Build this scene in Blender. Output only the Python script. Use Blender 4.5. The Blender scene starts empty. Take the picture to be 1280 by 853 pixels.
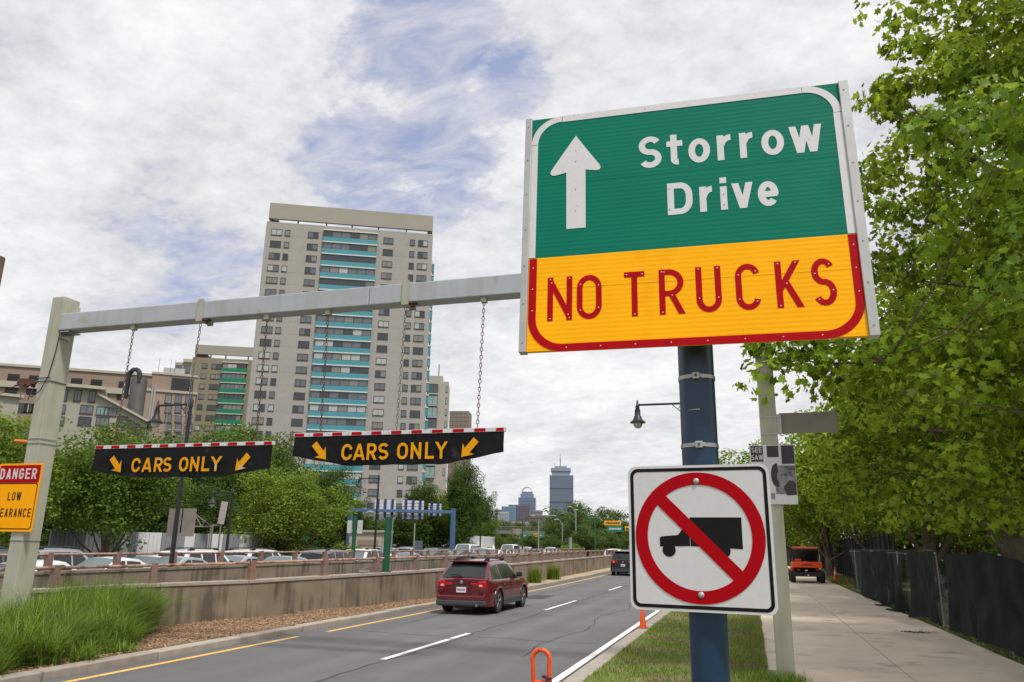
import bpy, math, random
import numpy as np
from mathutils import Vector, Matrix

# ------------------------------------------------------------------ camera, world, sun, exposure
scene = bpy.context.scene
COL = scene.collection
CAM_H = 1.95
ROT = [[0.9573491143451642, 0.06000009554273465, 0.28263520976232354],
       [0.28854533522240167, -0.24923639665638606, -0.9244581159269102],
       [0.01497540596851227, 0.96658222987835, -0.25591899128332574]]
camd = bpy.data.cameras.new("camera")
cam = bpy.data.objects.new("camera", camd)
COL.objects.link(cam)
m = Matrix(ROT).to_4x4()
m.translation = (0, 0, CAM_H)
cam.matrix_world = m
camd.sensor_width = 36.0
camd.lens = 957.0 / 1280.0 * 36.0
camd.clip_start = 0.1
camd.clip_end = 9000
scene.camera = cam
scene.view_settings.view_transform = 'Standard'
scene.view_settings.look = 'None'
scene.view_settings.gamma = 1.0
scene.view_settings.exposure = 0.08

SUN_EL, SUN_AZ = math.radians(60), math.radians(128)   # azimuth measured clockwise from +Y
sd = Vector((math.sin(SUN_AZ) * math.cos(SUN_EL), math.cos(SUN_AZ) * math.cos(SUN_EL), math.sin(SUN_EL)))
sl = bpy.data.lights.new("sun", 'SUN')
sl.energy = 3.2
sl.angle = math.radians(8)
sl.color = (1.0, 0.95, 0.87)
so = bpy.data.objects.new("sun", sl)
COL.objects.link(so)
so.rotation_euler = (-sd).to_track_quat('-Z', 'Y').to_euler()

world = bpy.data.worlds.new("World")
scene.world = world
world.use_nodes = True
wn, wl = world.node_tree.nodes, world.node_tree.links
wn.clear()
def wnode(t, **k):
    n = wn.new(t)
    for a, b in k.items():
        setattr(n, a, b)
    return n
def wmath(op, a, b=None, clamp=False):
    n = wnode('ShaderNodeMath', operation=op, use_clamp=clamp)
    for i, v in enumerate((a, b)):
        if v is None: continue
        if isinstance(v, (int, float)): n.inputs[i].default_value = v
        else: wl.new(v, n.inputs[i])
    return n.outputs[0]
def wramp(v, stops):
    n = wnode('ShaderNodeValToRGB')
    cr = n.color_ramp
    while len(cr.elements) < len(stops): cr.elements.new(0.5)
    for e, (p, c) in zip(cr.elements, stops):
        e.position = p
        e.color = (c, c, c, 1) if isinstance(c, (int, float)) else (*c, 1)
    wl.new(v, n.inputs[0])
    return n.outputs[0]
out = wnode('ShaderNodeOutputWorld')
bg = wnode('ShaderNodeBackground')
bg.inputs[1].default_value = 0.1
sky = wnode('ShaderNodeTexSky', sky_type='NISHITA')
sky.sun_disc = False
sky.sun_elevation = SUN_EL
sky.sun_rotation = SUN_AZ
tc = wnode('ShaderNodeTexCoord')
sep = wnode('ShaderNodeSeparateXYZ')
wl.new(tc.outputs['Generated'], sep.inputs[0])
zc = wmath('ADD', wmath('MAXIMUM', sep.outputs[2], 0.0), 0.22)
cx = wmath('DIVIDE', sep.outputs[0], zc)
cy = wmath('DIVIDE', sep.outputs[1], zc)
cmb = wnode('ShaderNodeCombineXYZ')
wl.new(cx, cmb.inputs[0]); wl.new(cy, cmb.inputs[1])
def wnoise(scale, detail, rough, off, dist=0.0, stretch=(1, 1, 1), rot=0.0):
    mp = wnode('ShaderNodeMapping')
    mp.inputs['Location'].default_value = off
    mp.inputs['Rotation'].default_value = (0, 0, rot)
    mp.inputs['Scale'].default_value = stretch
    wl.new(cmb.outputs[0], mp.inputs[0])
    n = wnode('ShaderNodeTexNoise')
    n.inputs['Scale'].default_value = scale
    n.inputs['Detail'].default_value = detail
    n.inputs['Roughness'].default_value = rough
    n.inputs['Distortion'].default_value = dist
    wl.new(mp.outputs[0], n.inputs['Vector'])
    return n.outputs['Fac']
def gap(px, py, pz, r0, r1):      # 1 near a direction of open sky, falling to 0
    v = Vector((px, py, pz)).normalized()
    d = wnode('ShaderNodeVectorMath', operation='DISTANCE')
    wl.new(tc.outputs['Generated'], d.inputs[0])
    d.inputs[1].default_value = v
    mr = wnode('ShaderNodeMapRange')
    mr.interpolation_type = 'SMOOTHSTEP'
    wl.new(d.outputs['Value'], mr.inputs[0])
    mr.inputs[1].default_value = r0; mr.inputs[2].default_value = r1
    mr.inputs[3].default_value = 1.0; mr.inputs[4].default_value = 0.0
    return mr.outputs[0]
n_big = wnoise(1.15, 5, 0.5, (3.1, 1.7, 0), 0.5)
n_mid = wnoise(2.7, 11, 0.58, (0.4, 5.2, 0), 0.25, (1.0, 1.25, 1), 0.5)
n_fine = wnoise(17.0, 9, 0.66, (7.7, 2.2, 0), 0.1, (1.0, 1.1, 1), 0.4)
GAPS = []      # filled below
gsum = None
for g in [(-0.3573, 0.7478, 0.6100, 0.02, 0.20), (-0.3380, 0.8200, 0.4900, 0.02, 0.16), (-0.43, 0.77, 0.47, 0.02, 0.12), (-0.26, 0.80, 0.55, 0.0, 0.10)]:
    v = gap(*g)
    gsum = v if gsum is None else wmath('MAXIMUM', gsum, v)
cov = wmath('ADD', wmath('MULTIPLY', n_mid, 0.62), wmath('MULTIPLY', n_big, 0.56))
cov = wmath('ADD', cov, wmath('MULTIPLY', n_fine, 0.22))
cov = wmath('SUBTRACT', cov, wmath('MULTIPLY', gsum, 0.19))
mask = wramp(cov, [(0.50, 0.0), (0.55, 0.40), (0.59, 0.88), (0.66, 1.0)])
shade = wramp(wmath('ADD', wmath('ADD', wmath('MULTIPLY', n_mid, 0.40), wmath('MULTIPLY', n_fine, 0.24)), wmath('MULTIPLY', n_big, 0.36)),
              [(0.38, (6.0, 6.1, 6.5)), (0.48, (7.6, 7.65, 7.85)), (0.59, (9.4, 9.35, 9.4))])
thin = wnode('ShaderNodeMix', data_type='RGBA')      # thin high veil over the blue
thin.inputs[0].default_value = 0.72
skyb = wnode('ShaderNodeMix', data_type='RGBA', blend_type='MULTIPLY')
skyb.inputs[0].default_value = 1.0
skyb.inputs[7].default_value = (1.25, 1.15, 1.15, 1)
wl.new(sky.outputs[0], skyb.inputs[6])
wl.new(skyb.outputs[2], thin.inputs[6])
n_veil = wnoise(6.0, 8, 0.65, (1.3, 8.1, 0), 0.5, (1.0, 2.2, 1), 0.9)
veil = wramp(n_veil, [(0.36, (4.0, 4.7, 6.9)), (0.52, (6.2, 6.4, 7.6)), (0.68, (8.2, 8.2, 8.8))])
wl.new(veil, thin.inputs[7])
mx = wnode('ShaderNodeMix', data_type='RGBA')
wl.new(mask, mx.inputs[0])
wl.new(thin.outputs[2], mx.inputs[6])
wl.new(shade, mx.inputs[7])
wl.new(mx.outputs[2], bg.inputs[0])
wl.new(bg.outputs[0], out.inputs[0])

# ------------------------------------------------------------------ helpers
random.seed(7)
RNG = np.random.default_rng(11)
PI = math.pi
MR = np.array(ROT)
def ray(px, py): return MR @ np.array([(px - 640) / 957.0, (426.5 - py) / 957.0, -1.0])
C0 = np.array([0, 0, CAM_H])
def atd(px, py, D):                 # the point of the place seen at this pixel, D metres away on the map
    d = ray(px, py); return C0 + d * (D / math.hypot(d[0], d[1]))
def aty(px, py, y):
    d = ray(px, py); return C0 + d * (y / d[1])
def onplane(px, py, P0, ang):       # vertical plane through P0 along compass angle ang (degrees from +X)
    n = np.array([math.sin(math.radians(ang)), -math.cos(math.radians(ang)), 0])
    d = ray(px, py); return C0 + d * (np.dot(n, np.array(P0) - C0) / np.dot(n, d))

def lin(r, g=None, b=None):
    if g is None: r, g, b = r
    f = lambda c: (c / 255 / 12.92) if c / 255 <= 0.04045 else ((c / 255 + 0.055) / 1.055) ** 2.4
    return (f(r), f(g), f(b))

def mat(name, col, rough=0.7, metal=0.0, var=0.0, scale=3.0, bump=0.0, bscale=40.0, streak=0.0, streak_col=None,
        island=0.0, objrand=0.0, trans=0.0, spec=None, alpha=None, coords='Object', coat=0.0, spots=None):
    mt = bpy.data.materials.new(name)
    mt.use_nodes = True
    nt = mt.node_tree; N, L = nt.nodes, nt.links
    b = N['Principled BSDF']
    b.inputs['Roughness'].default_value = rough
    b.inputs['Metallic'].default_value = metal
    if spec is not None: b.inputs['Specular IOR Level'].default_value = spec
    if coat: b.inputs['Coat Weight'].default_value = coat; b.inputs['Coat Roughness'].default_value = 0.05
    rgb = N.new('ShaderNodeRGB'); rgb.outputs[0].default_value = (*col, 1)
    cur = rgb.outputs[0]
    t = N.new('ShaderNodeTexCoord')
    def noise(sc, det, mapping=None):
        n = N.new('ShaderNodeTexNoise'); n.inputs['Scale'].default_value = sc; n.inputs['Detail'].default_value = det
        if mapping:
            mp = N.new('ShaderNodeMapping'); mp.inputs['Scale'].default_value = mapping
            L.new(t.outputs[coords], mp.inputs[0]); L.new(mp.outputs[0], n.inputs['Vector'])
        else: L.new(t.outputs[coords], n.inputs['Vector'])
        return n.outputs['Fac']
    def hsv(fac_sock, amount, cur, mean=0.5):
        mr = N.new('ShaderNodeMapRange'); L.new(fac_sock, mr.inputs[0])
        mr.inputs[1].default_value = mean - 0.25 if mean == 0.5 and fac_sock.node.type == 'TEX_NOISE' else 0.0
        mr.inputs[2].default_value = 0.75 if fac_sock.node.type == 'TEX_NOISE' else 1.0
        mr.inputs[3].default_value = 1 - amount; mr.inputs[4].default_value = 1 + amount
        h = N.new('ShaderNodeHueSaturation'); L.new(mr.outputs[0], h.inputs['Value']); L.new(cur, h.inputs['Color'])
        return h.outputs[0]
    if var: cur = hsv(noise(scale, 6), var, cur)
    if spots:
        sc, lo, hi, scol = spots
        f = noise(sc, 5)
        r = N.new('ShaderNodeMapRange'); L.new(f, r.inputs[0]); r.inputs[1].default_value = lo; r.inputs[2].default_value = hi
        mi = N.new('ShaderNodeMix'); mi.data_type = 'RGBA'; L.new(r.outputs[0], mi.inputs[0]); L.new(cur, mi.inputs[6])
        mi.inputs[7].default_value = (*scol, 1); cur = mi.outputs[2]
    if streak:
        f = noise(1.0, 7, (5.0, 5.0, 0.45))
        f2 = noise(0.9, 2)
        mm = N.new('ShaderNodeMath'); mm.operation = 'MULTIPLY'; L.new(f, mm.inputs[0]); L.new(f2, mm.inputs[1])
        r = N.new('ShaderNodeMapRange'); L.new(mm.outputs[0], r.inputs[0]); r.inputs[1].default_value = 0.22; r.inputs[2].default_value = 0.36
        r.inputs[4].default_value = streak
        mi = N.new('ShaderNodeMix'); mi.data_type = 'RGBA'; L.new(r.outputs[0], mi.inputs[0]); L.new(cur, mi.inputs[6])
        mi.inputs[7].default_value = (*(streak_col or (0.03, 0.027, 0.022)), 1); cur = mi.outputs[2]
    if island:
        g = N.new('ShaderNodeNewGeometry'); cur = hsv(g.outputs['Random Per Island'], island, cur)
    if objrand:
        g = N.new('ShaderNodeObjectInfo'); cur = hsv(g.outputs['Random'], objrand, cur)
    L.new(cur, b.inputs['Base Color'])
    if bump:
        bn = N.new('ShaderNodeBump'); bn.inputs['Strength'].default_value = bump; bn.inputs['Distance'].default_value = 0.02
        L.new(noise(bscale, 6), bn.inputs['Height']); L.new(bn.outputs[0], b.inputs['Normal'])
    if alpha is not None: b.inputs['Alpha'].default_value = alpha
    if trans:
        tr = N.new('ShaderNodeBsdfTranslucent'); L.new(cur, tr.inputs[0])
        hs = N.new('ShaderNodeHueSaturation'); hs.inputs['Hue'].default_value = 0.475; hs.inputs['Value'].default_value = 1.5
        L.new(cur, hs.inputs['Color']); L.new(hs.outputs[0], tr.inputs[0])
        ms = N.new('ShaderNodeMixShader'); ms.inputs[0].default_value = trans
        L.new(b.outputs[0], ms.inputs[1]); L.new(tr.outputs[0], ms.inputs[2])
        L.new(ms.outputs[0], N['Material Output'].inputs[0])
    return mt

class MB:                          # collects faces, becomes ONE mesh object
    def __init__(s): s.v = []; s.f = []; s.mi = []; s.cur = 0; s.M = None
    def add(s, verts, faces):
        o = len(s.v)
        if s.M is not None: verts = [tuple(s.M @ Vector(v)) for v in verts]
        s.v += [tuple(map(float, v)) for v in verts]
        s.f += [tuple(i + o for i in f) for f in faces]; s.mi += [s.cur] * len(faces)
        return s
    def box(s, x0, x1, y0, y1, z0, z1):
        s.add([(x0, y0, z0), (x1, y0, z0), (x1, y1, z0), (x0, y1, z0), (x0, y0, z1), (x1, y0, z1), (x1, y1, z1), (x0, y1, z1)],
              [(0, 3, 2, 1), (4, 5, 6, 7), (0, 1, 5, 4), (1, 2, 6, 5), (2, 3, 7, 6), (3, 0, 4, 7)]); return s
    def cbox(s, c, sz): return s.box(c[0] - sz[0] / 2, c[0] + sz[0] / 2, c[1] - sz[1] / 2, c[1] + sz[1] / 2, c[2] - sz[2] / 2, c[2] + sz[2] / 2)
    def quadbox(s, p, q, w, z0, z1, z0b=None, z1b=None):   # vertical slab from p to q (2D), thickness w to the left
        p = np.array(p[:2], float); q = np.array(q[:2], float); d = (q - p) / np.linalg.norm(q - p); n = np.array([-d[1], d[0]]) * w
        z0b = z0 if z0b is None else z0b; z1b = z1 if z1b is None else z1b
        P = [(*p, z0), (*q, z0b), (*(q + n), z0b), (*(p + n), z0), (*p, z1), (*q, z1b), (*(q + n), z1b), (*(p + n), z1)]
        return s.add(P, [(0, 3, 2, 1), (4, 5, 6, 7), (0, 1, 5, 4), (1, 2, 6, 5), (2, 3, 7, 6), (3, 0, 4, 7)])
    def tube(s, pts, r, n=8, cap=True):
        pts = [Vector(p) for p in pts]; k = len(pts)
        rs = r if isinstance(r, (list, tuple)) else [r] * k
        V = []; ref = None
        for i, p in enumerate(pts):
            d = (pts[min(i + 1, k - 1)] - pts[max(i - 1, 0)]).normalized()
            if ref is None: ref = Vector((0, 0, 1)) if abs(d.z) < 0.9 else Vector((1, 0, 0))
            a = d.cross(ref)
            if a.length < 1e-4: a = d.cross(Vector((0.3, 1, 0.2)))
            a.normalize(); b = d.cross(a)
            for j in range(n):
                t = 2 * PI * j / n; V.append(p + (a * math.cos(t) + b * math.sin(t)) * rs[i])
        F = [(i * n + j, i * n + (j + 1) % n, (i + 1) * n + (j + 1) % n, (i + 1) * n + j) for i in range(k - 1) for j in range(n)]
        if cap: F += [tuple(range(n - 1, -1, -1)), tuple((k - 1) * n + j for j in range(n))]
        return s.add(V, F)
    def lathe(s, prof, c=(0, 0, 0), n=16, axis='z', cap=True):
        V = []
        for r, h in prof:
            for j in range(n):
                t = 2 * PI * j / n; a, b = r * math.cos(t), r * math.sin(t)
                V.append({'z': (c[0] + a, c[1] + b, c[2] + h), 'x': (c[0] + h, c[1] + a, c[2] + b), 'y': (c[0] + a, c[1] + h, c[2] + b)}[axis])
        k = len(prof)
        F = [(i * n + j, i * n + (j + 1) % n, (i + 1) * n + (j + 1) % n, (i + 1) * n + j) for i in range(k - 1) for j in range(n)]
        if cap: F += [tuple(range(n - 1, -1, -1)), tuple((k - 1) * n + j for j in range(n))]
        return s.add(V, F)
    def prism_y(s, poly, y0, y1):      # polygon in x,z pushed from y0 (front) to y1
        n = len(poly)
        V = [(x, y0, z) for x, z in poly] + [(x, y1, z) for x, z in poly]
        F = [tuple(range(n)), tuple(range(2 * n - 1, n - 1, -1))] + [(i, i + n, (i + 1) % n + n, (i + 1) % n) for i in range(n)]
        return s.add(V, F)
    def strip_y(s, outer, inner, y0, y1, closed=True):   # ring between two outlines in x,z with thickness
        n = len(outer)
        V = [(x, y0, z) for x, z in outer] + [(x, y0, z) for x, z in inner] + [(x, y1, z) for x, z in outer] + [(x, y1, z) for x, z in inner]
        F = []
        for i in range(n if closed else n - 1):
            j = (i + 1) % n
            F += [(i, j, n + j, n + i), (2 * n + i, 3 * n + i, 3 * n + j, 2 * n + j), (i, 2 * n + i, 2 * n + j, j), (n + i, n + j, 3 * n + j, 3 * n + i)]
        if not closed: F += [(0, n, 3 * n, 2 * n), (n - 1, 3 * n - 1, 4 * n - 1, 2 * n - 1)]
        return s.add(V, F)
    def build(s, name, mats, parent=None, smooth=False, fix=False, bevel=0.0):
        me = bpy.data.meshes.new(name)
        me.from_pydata(s.v, [], s.f)
        if not isinstance(mats, (list, tuple)): mats = [mats]
        for mm in mats: me.materials.append(mm)
        if len(mats) > 1: me.polygons.foreach_set('material_index', s.mi)
        if fix:
            import bmesh
            b = bmesh.new(); b.from_mesh(me); bmesh.ops.recalc_face_normals(b, faces=b.faces); b.to_mesh(me); b.free()
        if smooth:
            me.polygons.foreach_set('use_smooth', [True] * len(me.polygons))
            me.set_sharp_from_angle(angle=math.radians(38))
        me.update()
        o = link(name, me, parent)
        if bevel:
            bv = o.modifiers.new('bevel', 'BEVEL'); bv.width = bevel; bv.segments = 2; bv.limit_method = 'ANGLE'
        return o

def link(name, me, parent=None):
    o = bpy.data.objects.new(name, me); COL.objects.link(o)
    if parent is not None: attach(o, parent)
    return o
def worldm(o):
    mm = o.matrix_basis.copy()
    while o.parent:
        mm = o.parent.matrix_basis @ o.matrix_parent_inverse @ mm; o = o.parent
    return mm
LOCAL = False                    # while True, children are modelled in their thing's own coordinates
def attach(o, parent):
    o.parent = parent
    if not LOCAL: o.matrix_parent_inverse = worldm(parent).inverted()
def tag(o, label=None, cat=None, group=None, kind=None):
    if label: o['label'] = label
    if cat: o['category'] = cat
    if group: o['group'] = group
    if kind: o['kind'] = kind
    return o
def thing(name, label, cat, loc=(0, 0, 0), rz=0.0, group=None):
    o = bpy.data.objects.new(name, None); COL.objects.link(o)
    o.empty_display_size = 0.2
    o.location = loc; o.rotation_euler = (0, 0, rz)
    return tag(o, label, cat, group)
def dup(root, loc, rz=None, label=None, group=None, scale=None):
    def cp(o, par):
        c = o.copy(); COL.objects.link(c)
        if par is not None: c.parent = par
        for ch in list(o.children): cp(ch, c)
        return c
    r = cp(root, None); r.location = loc
    if rz is not None: r.rotation_euler = (0, 0, rz)
    if scale is not None: r.scale = scale if isinstance(scale, (tuple, list)) else (scale,) * 3
    if label: r['label'] = label
    if group: r['group'] = group
    return r
def mesh_np(name, V, F, mats, parent=None, smooth=False, mi=None):   # V (n,3) float, F (m,k) int
    me = bpy.data.meshes.new(name)
    V = np.asarray(V, np.float32); F = np.asarray(F, np.int32); k = F.shape[1]
    me.vertices.add(len(V)); me.vertices.foreach_set('co', V.ravel())
    me.loops.add(F.size); me.loops.foreach_set('vertex_index', F.ravel())
    me.polygons.add(len(F)); me.polygons.foreach_set('loop_start', np.arange(0, F.size, k, dtype=np.int32))
    me.polygons.foreach_set('loop_total', np.full(len(F), k, np.int32))
    for mm in (mats if isinstance(mats, (list, tuple)) else [mats]): me.materials.append(mm)
    if mi is not None: me.polygons.foreach_set('material_index', np.asarray(mi, np.int32))
    me.update(calc_edges=True)
    if smooth: me.polygons.foreach_set('use_smooth', np.ones(len(F), bool))
    return link(name, me, parent)
def curve_x(y):                    # the whole road bends gently left beyond 30 m
    return -0.0006 * max(0.0, y - 30.0) ** 2

# ------------------------------------------------------------------ stroke lettering (monoline road-sign gothic)
def arc(cx, cz, rx, rz, a0, a1, n=12):
    return [(cx + rx * math.cos(math.radians(a0 + (a1 - a0) * i / n)), cz + rz * math.sin(math.radians(a0 + (a1 - a0) * i / n))) for i in range(n + 1)]
def glyph(ch, x0, x1, z0, z1, s):
    h = s / 2; L, R_, B, T = x0 + h, x1 - h, z0 + h, z1 - h; w = R_ - L; H = T - B; xm = (L + R_) / 2; zm = (B + T) / 2
    r = w / 2; rz = min(r * 1.15, H / 2)
    if ch == 'N': return [[(L, z0), (L, z1)], [(R_, z0), (R_, z1)], [(L, z1 - s * 0.7), (R_, z0 + s * 0.7)]]
    if ch in 'O': return [arc(xm, T - rz, r, rz, 0, 180) + arc(xm, B + rz, r, rz, 180, 360) + ['c']]
    if ch == 'o': return [arc(xm, zm, r, H / 2, 0, 350, 24) + ['c']]
    if ch == 'T': return [[(x0, T), (x1, T)], [(xm, z0), (xm, T)]]
    if ch == 'R':
        q = z0 + (z1 - z0) * 0.46; rr = (T - q) / 2
        return [[(L, z0), (L, z1)], [(L, T), (R_ - rr, T)] + arc(R_ - rr, T - rr, rr, rr, 90, -90)[1:] + [(L, q)], [(xm - .02 * w, q), (R_ + h * .2, z0)]]
    if ch == 'D':
        return [[(L, z0), (L, z1)], [(L, T), (xm, T)] + arc(xm, T - H * .38, r, H * .38, 90, 0) + arc(xm, B + H * .38, r, H * .38, 0, -90) + [(L, B)]]
    if ch == 'U': return [[(L, z1)] + arc(xm, B + rz, r, rz, 180, 360) + [(R_, z1)]]
    if ch in 'CG':
        p = arc(xm, T - rz, r, rz, 12, 180) + arc(xm, B + rz, r, rz, 180, 348)
        if ch == 'G': p = p[:-1] + [(R_, B + rz), (R_, zm), (xm, zm)]
        return [p]
    if ch == 'K': return [[(L, z0), (L, z1)], [(R_, z1), (L, z0 + (z1 - z0) * .36)], [(L + w * .36, z0 + (z1 - z0) * .56), (R_ + h * .3, z0)]]
    if ch == 'S':
        ry = H / 4
        return [arc(xm, T - ry, r, ry, 28, 180) + arc(xm, T - ry, r, ry, 180, 262)[1:] + arc(xm, B + ry, r, ry, 82, 0)[0:] + arc(xm, B + ry, r, ry, 0, -152)[1:]]
    if ch == 'A': return [[(x0 + h * 1.0, z0), (xm, z1)], [(x1 - h * 1.0, z0), (xm, z1)], [(L + w * .17, z0 + (z1 - z0) * .27), (R_ - w * .17, z0 + (z1 - z0) * .27)]]
    if ch == 'L': return [[(L, z1), (L, z0)], [(L, B), (x1, B)]]
    if ch == 'Y': return [[(x0 + h * .9, z1), (xm, zm)], [(x1 - h * .9, z1), (xm, zm)], [(xm, zm + h * .6), (xm, z0)]]
    if ch == 'E': return [[(L, z0), (L, z1)], [(L, T), (x1, T)], [(L, zm), (x1 - s * .4, zm)], [(L, B), (x1, B)]]
    if ch in 'Ww':
        a, b = x0 + h, x1 - h
        return [[(a, z1), (a + (b - a) * .25, z0)], [(a + (b - a) * .25, z0), (xm, z1)], [(xm, z1), (a + (b - a) * .75, z0)], [(a + (b - a) * .75, z0), (b, z1)]]
    if ch == 'v': return [[(x0 + h, z1), (xm, z0)], [(x1 - h, z1), (xm, z0)]]
    if ch == 't': return [[(xm - w * .08, z1), (xm - w * .08, B + rz * .55)] + arc(xm - w * .08 + r * .8, B + rz * .55, r * .8, rz * .55, 180, 280, 6)[1:], [(x0, z0 + (z1 - z0) * .70), (x1, z0 + (z1 - z0) * .70)]]
    if ch == 'r': return [[(L, z0), (L, z1)], arc(R_ + h * .3, B + H * .42, w + h * .3, H * .58, 160, 86, 8)]
    if ch == 'i': return [[(xm, z0), (xm, z0 + (z1 - z0) * .72)], [(xm, z1 - s * 1.0), (xm, z1)]]
    if ch == 'e': return [arc(xm, zm, r, H / 2, -10, 318, 24), [(L + .01 * w, zm - s * .05), (R_ + h * .6, zm - s * .05)]]
    return []
def stroke(mb, path, s, y0, y1):
    closed = path[-1] == 'c'
    P = np.array([p for p in path if p != 'c'], float)
    keep = [0] + [i for i in range(1, len(P)) if np.linalg.norm(P[i] - P[i - 1]) > 1e-5]
    P = P[keep]
    if closed and np.linalg.norm(P[0] - P[-1]) < 1e-5: P = P[:-1]
    n = len(P); O, I = [], []
    for i in range(n):
        a = P[(i - 1) % n] if (closed or i > 0) else P[i] - (P[i + 1] - P[i])
        b = P[(i + 1) % n] if (closed or i < n - 1) else P[i] + (P[i] - P[i - 1])
        d1 = (P[i] - a) / np.linalg.norm(P[i] - a); d2 = (b - P[i]) / np.linalg.norm(b - P[i])
        t = d1 + d2; t /= max(np.linalg.norm(t), 1e-6); nn = np.array([-t[1], t[0]])
        k = s / 2 / max(0.45, np.dot(nn, [-d1[1], d1[0]]))
        o_, i_ = P[i] + nn * k, P[i] - nn * k
        if not closed and i in (0, n - 1) and abs(t[1]) > .35 and n == 2:      # diagonal strokes are cut level
            o_ = o_ + t * (P[i][1] - o_[1]) / t[1]; i_ = i_ + t * (P[i][1] - i_[1]) / t[1]
        O.append(tuple(o_)); I.append(tuple(i_))
    mb.strip_y(O, I, y0, y1, closed)
def letter(ch, x0, x1, z0, z1, s, mt, parent, y0, th=0.001, name='letter'):
    mb = MB()
    for i, p in enumerate(glyph(ch, x0, x1, z0, z1, s)): stroke(mb, p, s, y0 - th - i * 0.00012, y0 - 0.0002 + i * 0.00005)
    return mb.build(name, mt, parent, fix=True)
def rrect(x0, x1, z0, z1, r, n=6):
    return arc(x1 - r, z1 - r, r, r, 0, 90, n) + arc(x0 + r, z1 - r, r, r, 90, 180, n) + arc(x0 + r, z0 + r, r, r, 180, 270, n) + arc(x1 - r, z0 + r, r, r, 270, 360, n)
def arrow(tip, ang, length, headw, shaftw, headl):    # polygon in x,z
    d = np.array([math.cos(math.radians(ang)), math.sin(math.radians(ang))]); n = np.array([-d[1], d[0]]); t = np.array(tip, float)
    pts = [t, t - d * headl + n * headw / 2, t - d * headl * .82 + n * shaftw / 2, t - d * length + n * shaftw / 2,
           t - d * length - n * shaftw / 2, t - d * headl * .82 - n * shaftw / 2, t - d * headl - n * headw / 2]
    return [tuple(p) for p in pts]
# ------------------------------------------------------------------ shared materials
M = {}
M['asphalt'] = mat('asphalt', (0.135, 0.135, 0.138), 0.88, var=0.14, scale=0.35, bump=0.5, bscale=220, spots=(0.9, 0.60, 0.72, (0.112, 0.112, 0.116)))
M['patch'] = mat('patched asphalt', (0.055, 0.055, 0.058), 0.9, var=0.15, scale=2, bump=0.4, bscale=200)
M['yellow_line'] = mat('yellow road paint', lin(225, 178, 90), 0.7, var=0.12, scale=9, spots=(22, 0.60, 0.72, (0.12, 0.11, 0.09)))
M['white_line'] = mat('white road paint', lin(225, 225, 222), 0.7, var=0.1, scale=9, spots=(22, 0.62, 0.74, (0.14, 0.14, 0.14)))
M['slab'] = mat('sidewalk concrete', lin(208, 192, 174), 0.85, var=0.10, scale=0.8, bump=0.25, bscale=120, objrand=0.05, spots=(1.3, 0.56, 0.75, lin(160, 146, 131)))
M['kerb'] = mat('granite kerb', lin(160, 151, 140), 0.85, var=0.16, scale=6, bump=0.5, bscale=60, objrand=0.10)
M['wall'] = mat('stained concrete', lin(132, 119, 103), 0.9, var=0.16, scale=1.3, bump=0.5, bscale=35, streak=0.66, streak_col=lin(62, 54, 44))
M['coping'] = mat('pale coping concrete', lin(158, 150, 138), 0.85, var=0.15, scale=3, bump=0.3, bscale=50)
M['rust'] = mat('rusty painted steel', lin(172, 142, 128), 0.8, var=0.25, scale=6, bump=0.3, bscale=60, spots=(5, 0.48, 0.66, lin(126, 84, 66)), spec=.2)
M['post_rust'] = mat('weathered post steel', lin(128, 106, 98), 0.75, var=0.2, scale=7, spots=(4, 0.52, 0.66, lin(144, 100, 76)))
M['mulch'] = mat('mulch soil', lin(112, 90, 68), 0.95, var=0.3, scale=7, bump=0.9, bscale=60)
M['dirt'] = mat('dry soil', lin(128, 118, 84), 0.95, var=0.22, scale=4, bump=0.6, bscale=50, spots=(1.6, 0.40, 0.55, lin(98, 116, 48)))
M['terrain'] = mat('park ground', lin(84, 92, 52), 0.95, var=0.25, scale=0.4, bump=0.5, bscale=20)
M['galv'] = mat('galvanised steel', lin(165, 165, 165), 0.42, metal=0.85, var=0.12, scale=12)
M['dark_metal'] = mat('black painted metal', (0.012, 0.013, 0.014), 0.45, var=0.2, scale=8)

nt = M['asphalt'].node_tree; b_ = nt.nodes['Principled BSDF']; src = b_.inputs['Base Color'].links[0].from_socket      # tyre-polished tracks and long pours
mp = nt.nodes.new('ShaderNodeMapping'); mp.inputs['Scale'].default_value = (1.1, .022, 1); tcn = nt.nodes.new('ShaderNodeTexCoord'); nz = nt.nodes.new('ShaderNodeTexNoise'); nz.inputs['Scale'].default_value = 1.0; nz.inputs['Detail'].default_value = 4
nt.links.new(tcn.outputs['Object'], mp.inputs[0]); nt.links.new(mp.outputs[0], nz.inputs['Vector']); mr = nt.nodes.new('ShaderNodeMapRange'); nt.links.new(nz.outputs['Fac'], mr.inputs[0]); mr.inputs[1].default_value = .3; mr.inputs[2].default_value = .7; mr.inputs[3].default_value = .82; mr.inputs[4].default_value = 1.16
hs = nt.nodes.new('ShaderNodeHueSaturation'); nt.links.new(mr.outputs[0], hs.inputs['Value']); nt.links.new(src, hs.inputs['Color']); nt.links.new(hs.outputs[0], b_.inputs['Base Color'])
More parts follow.
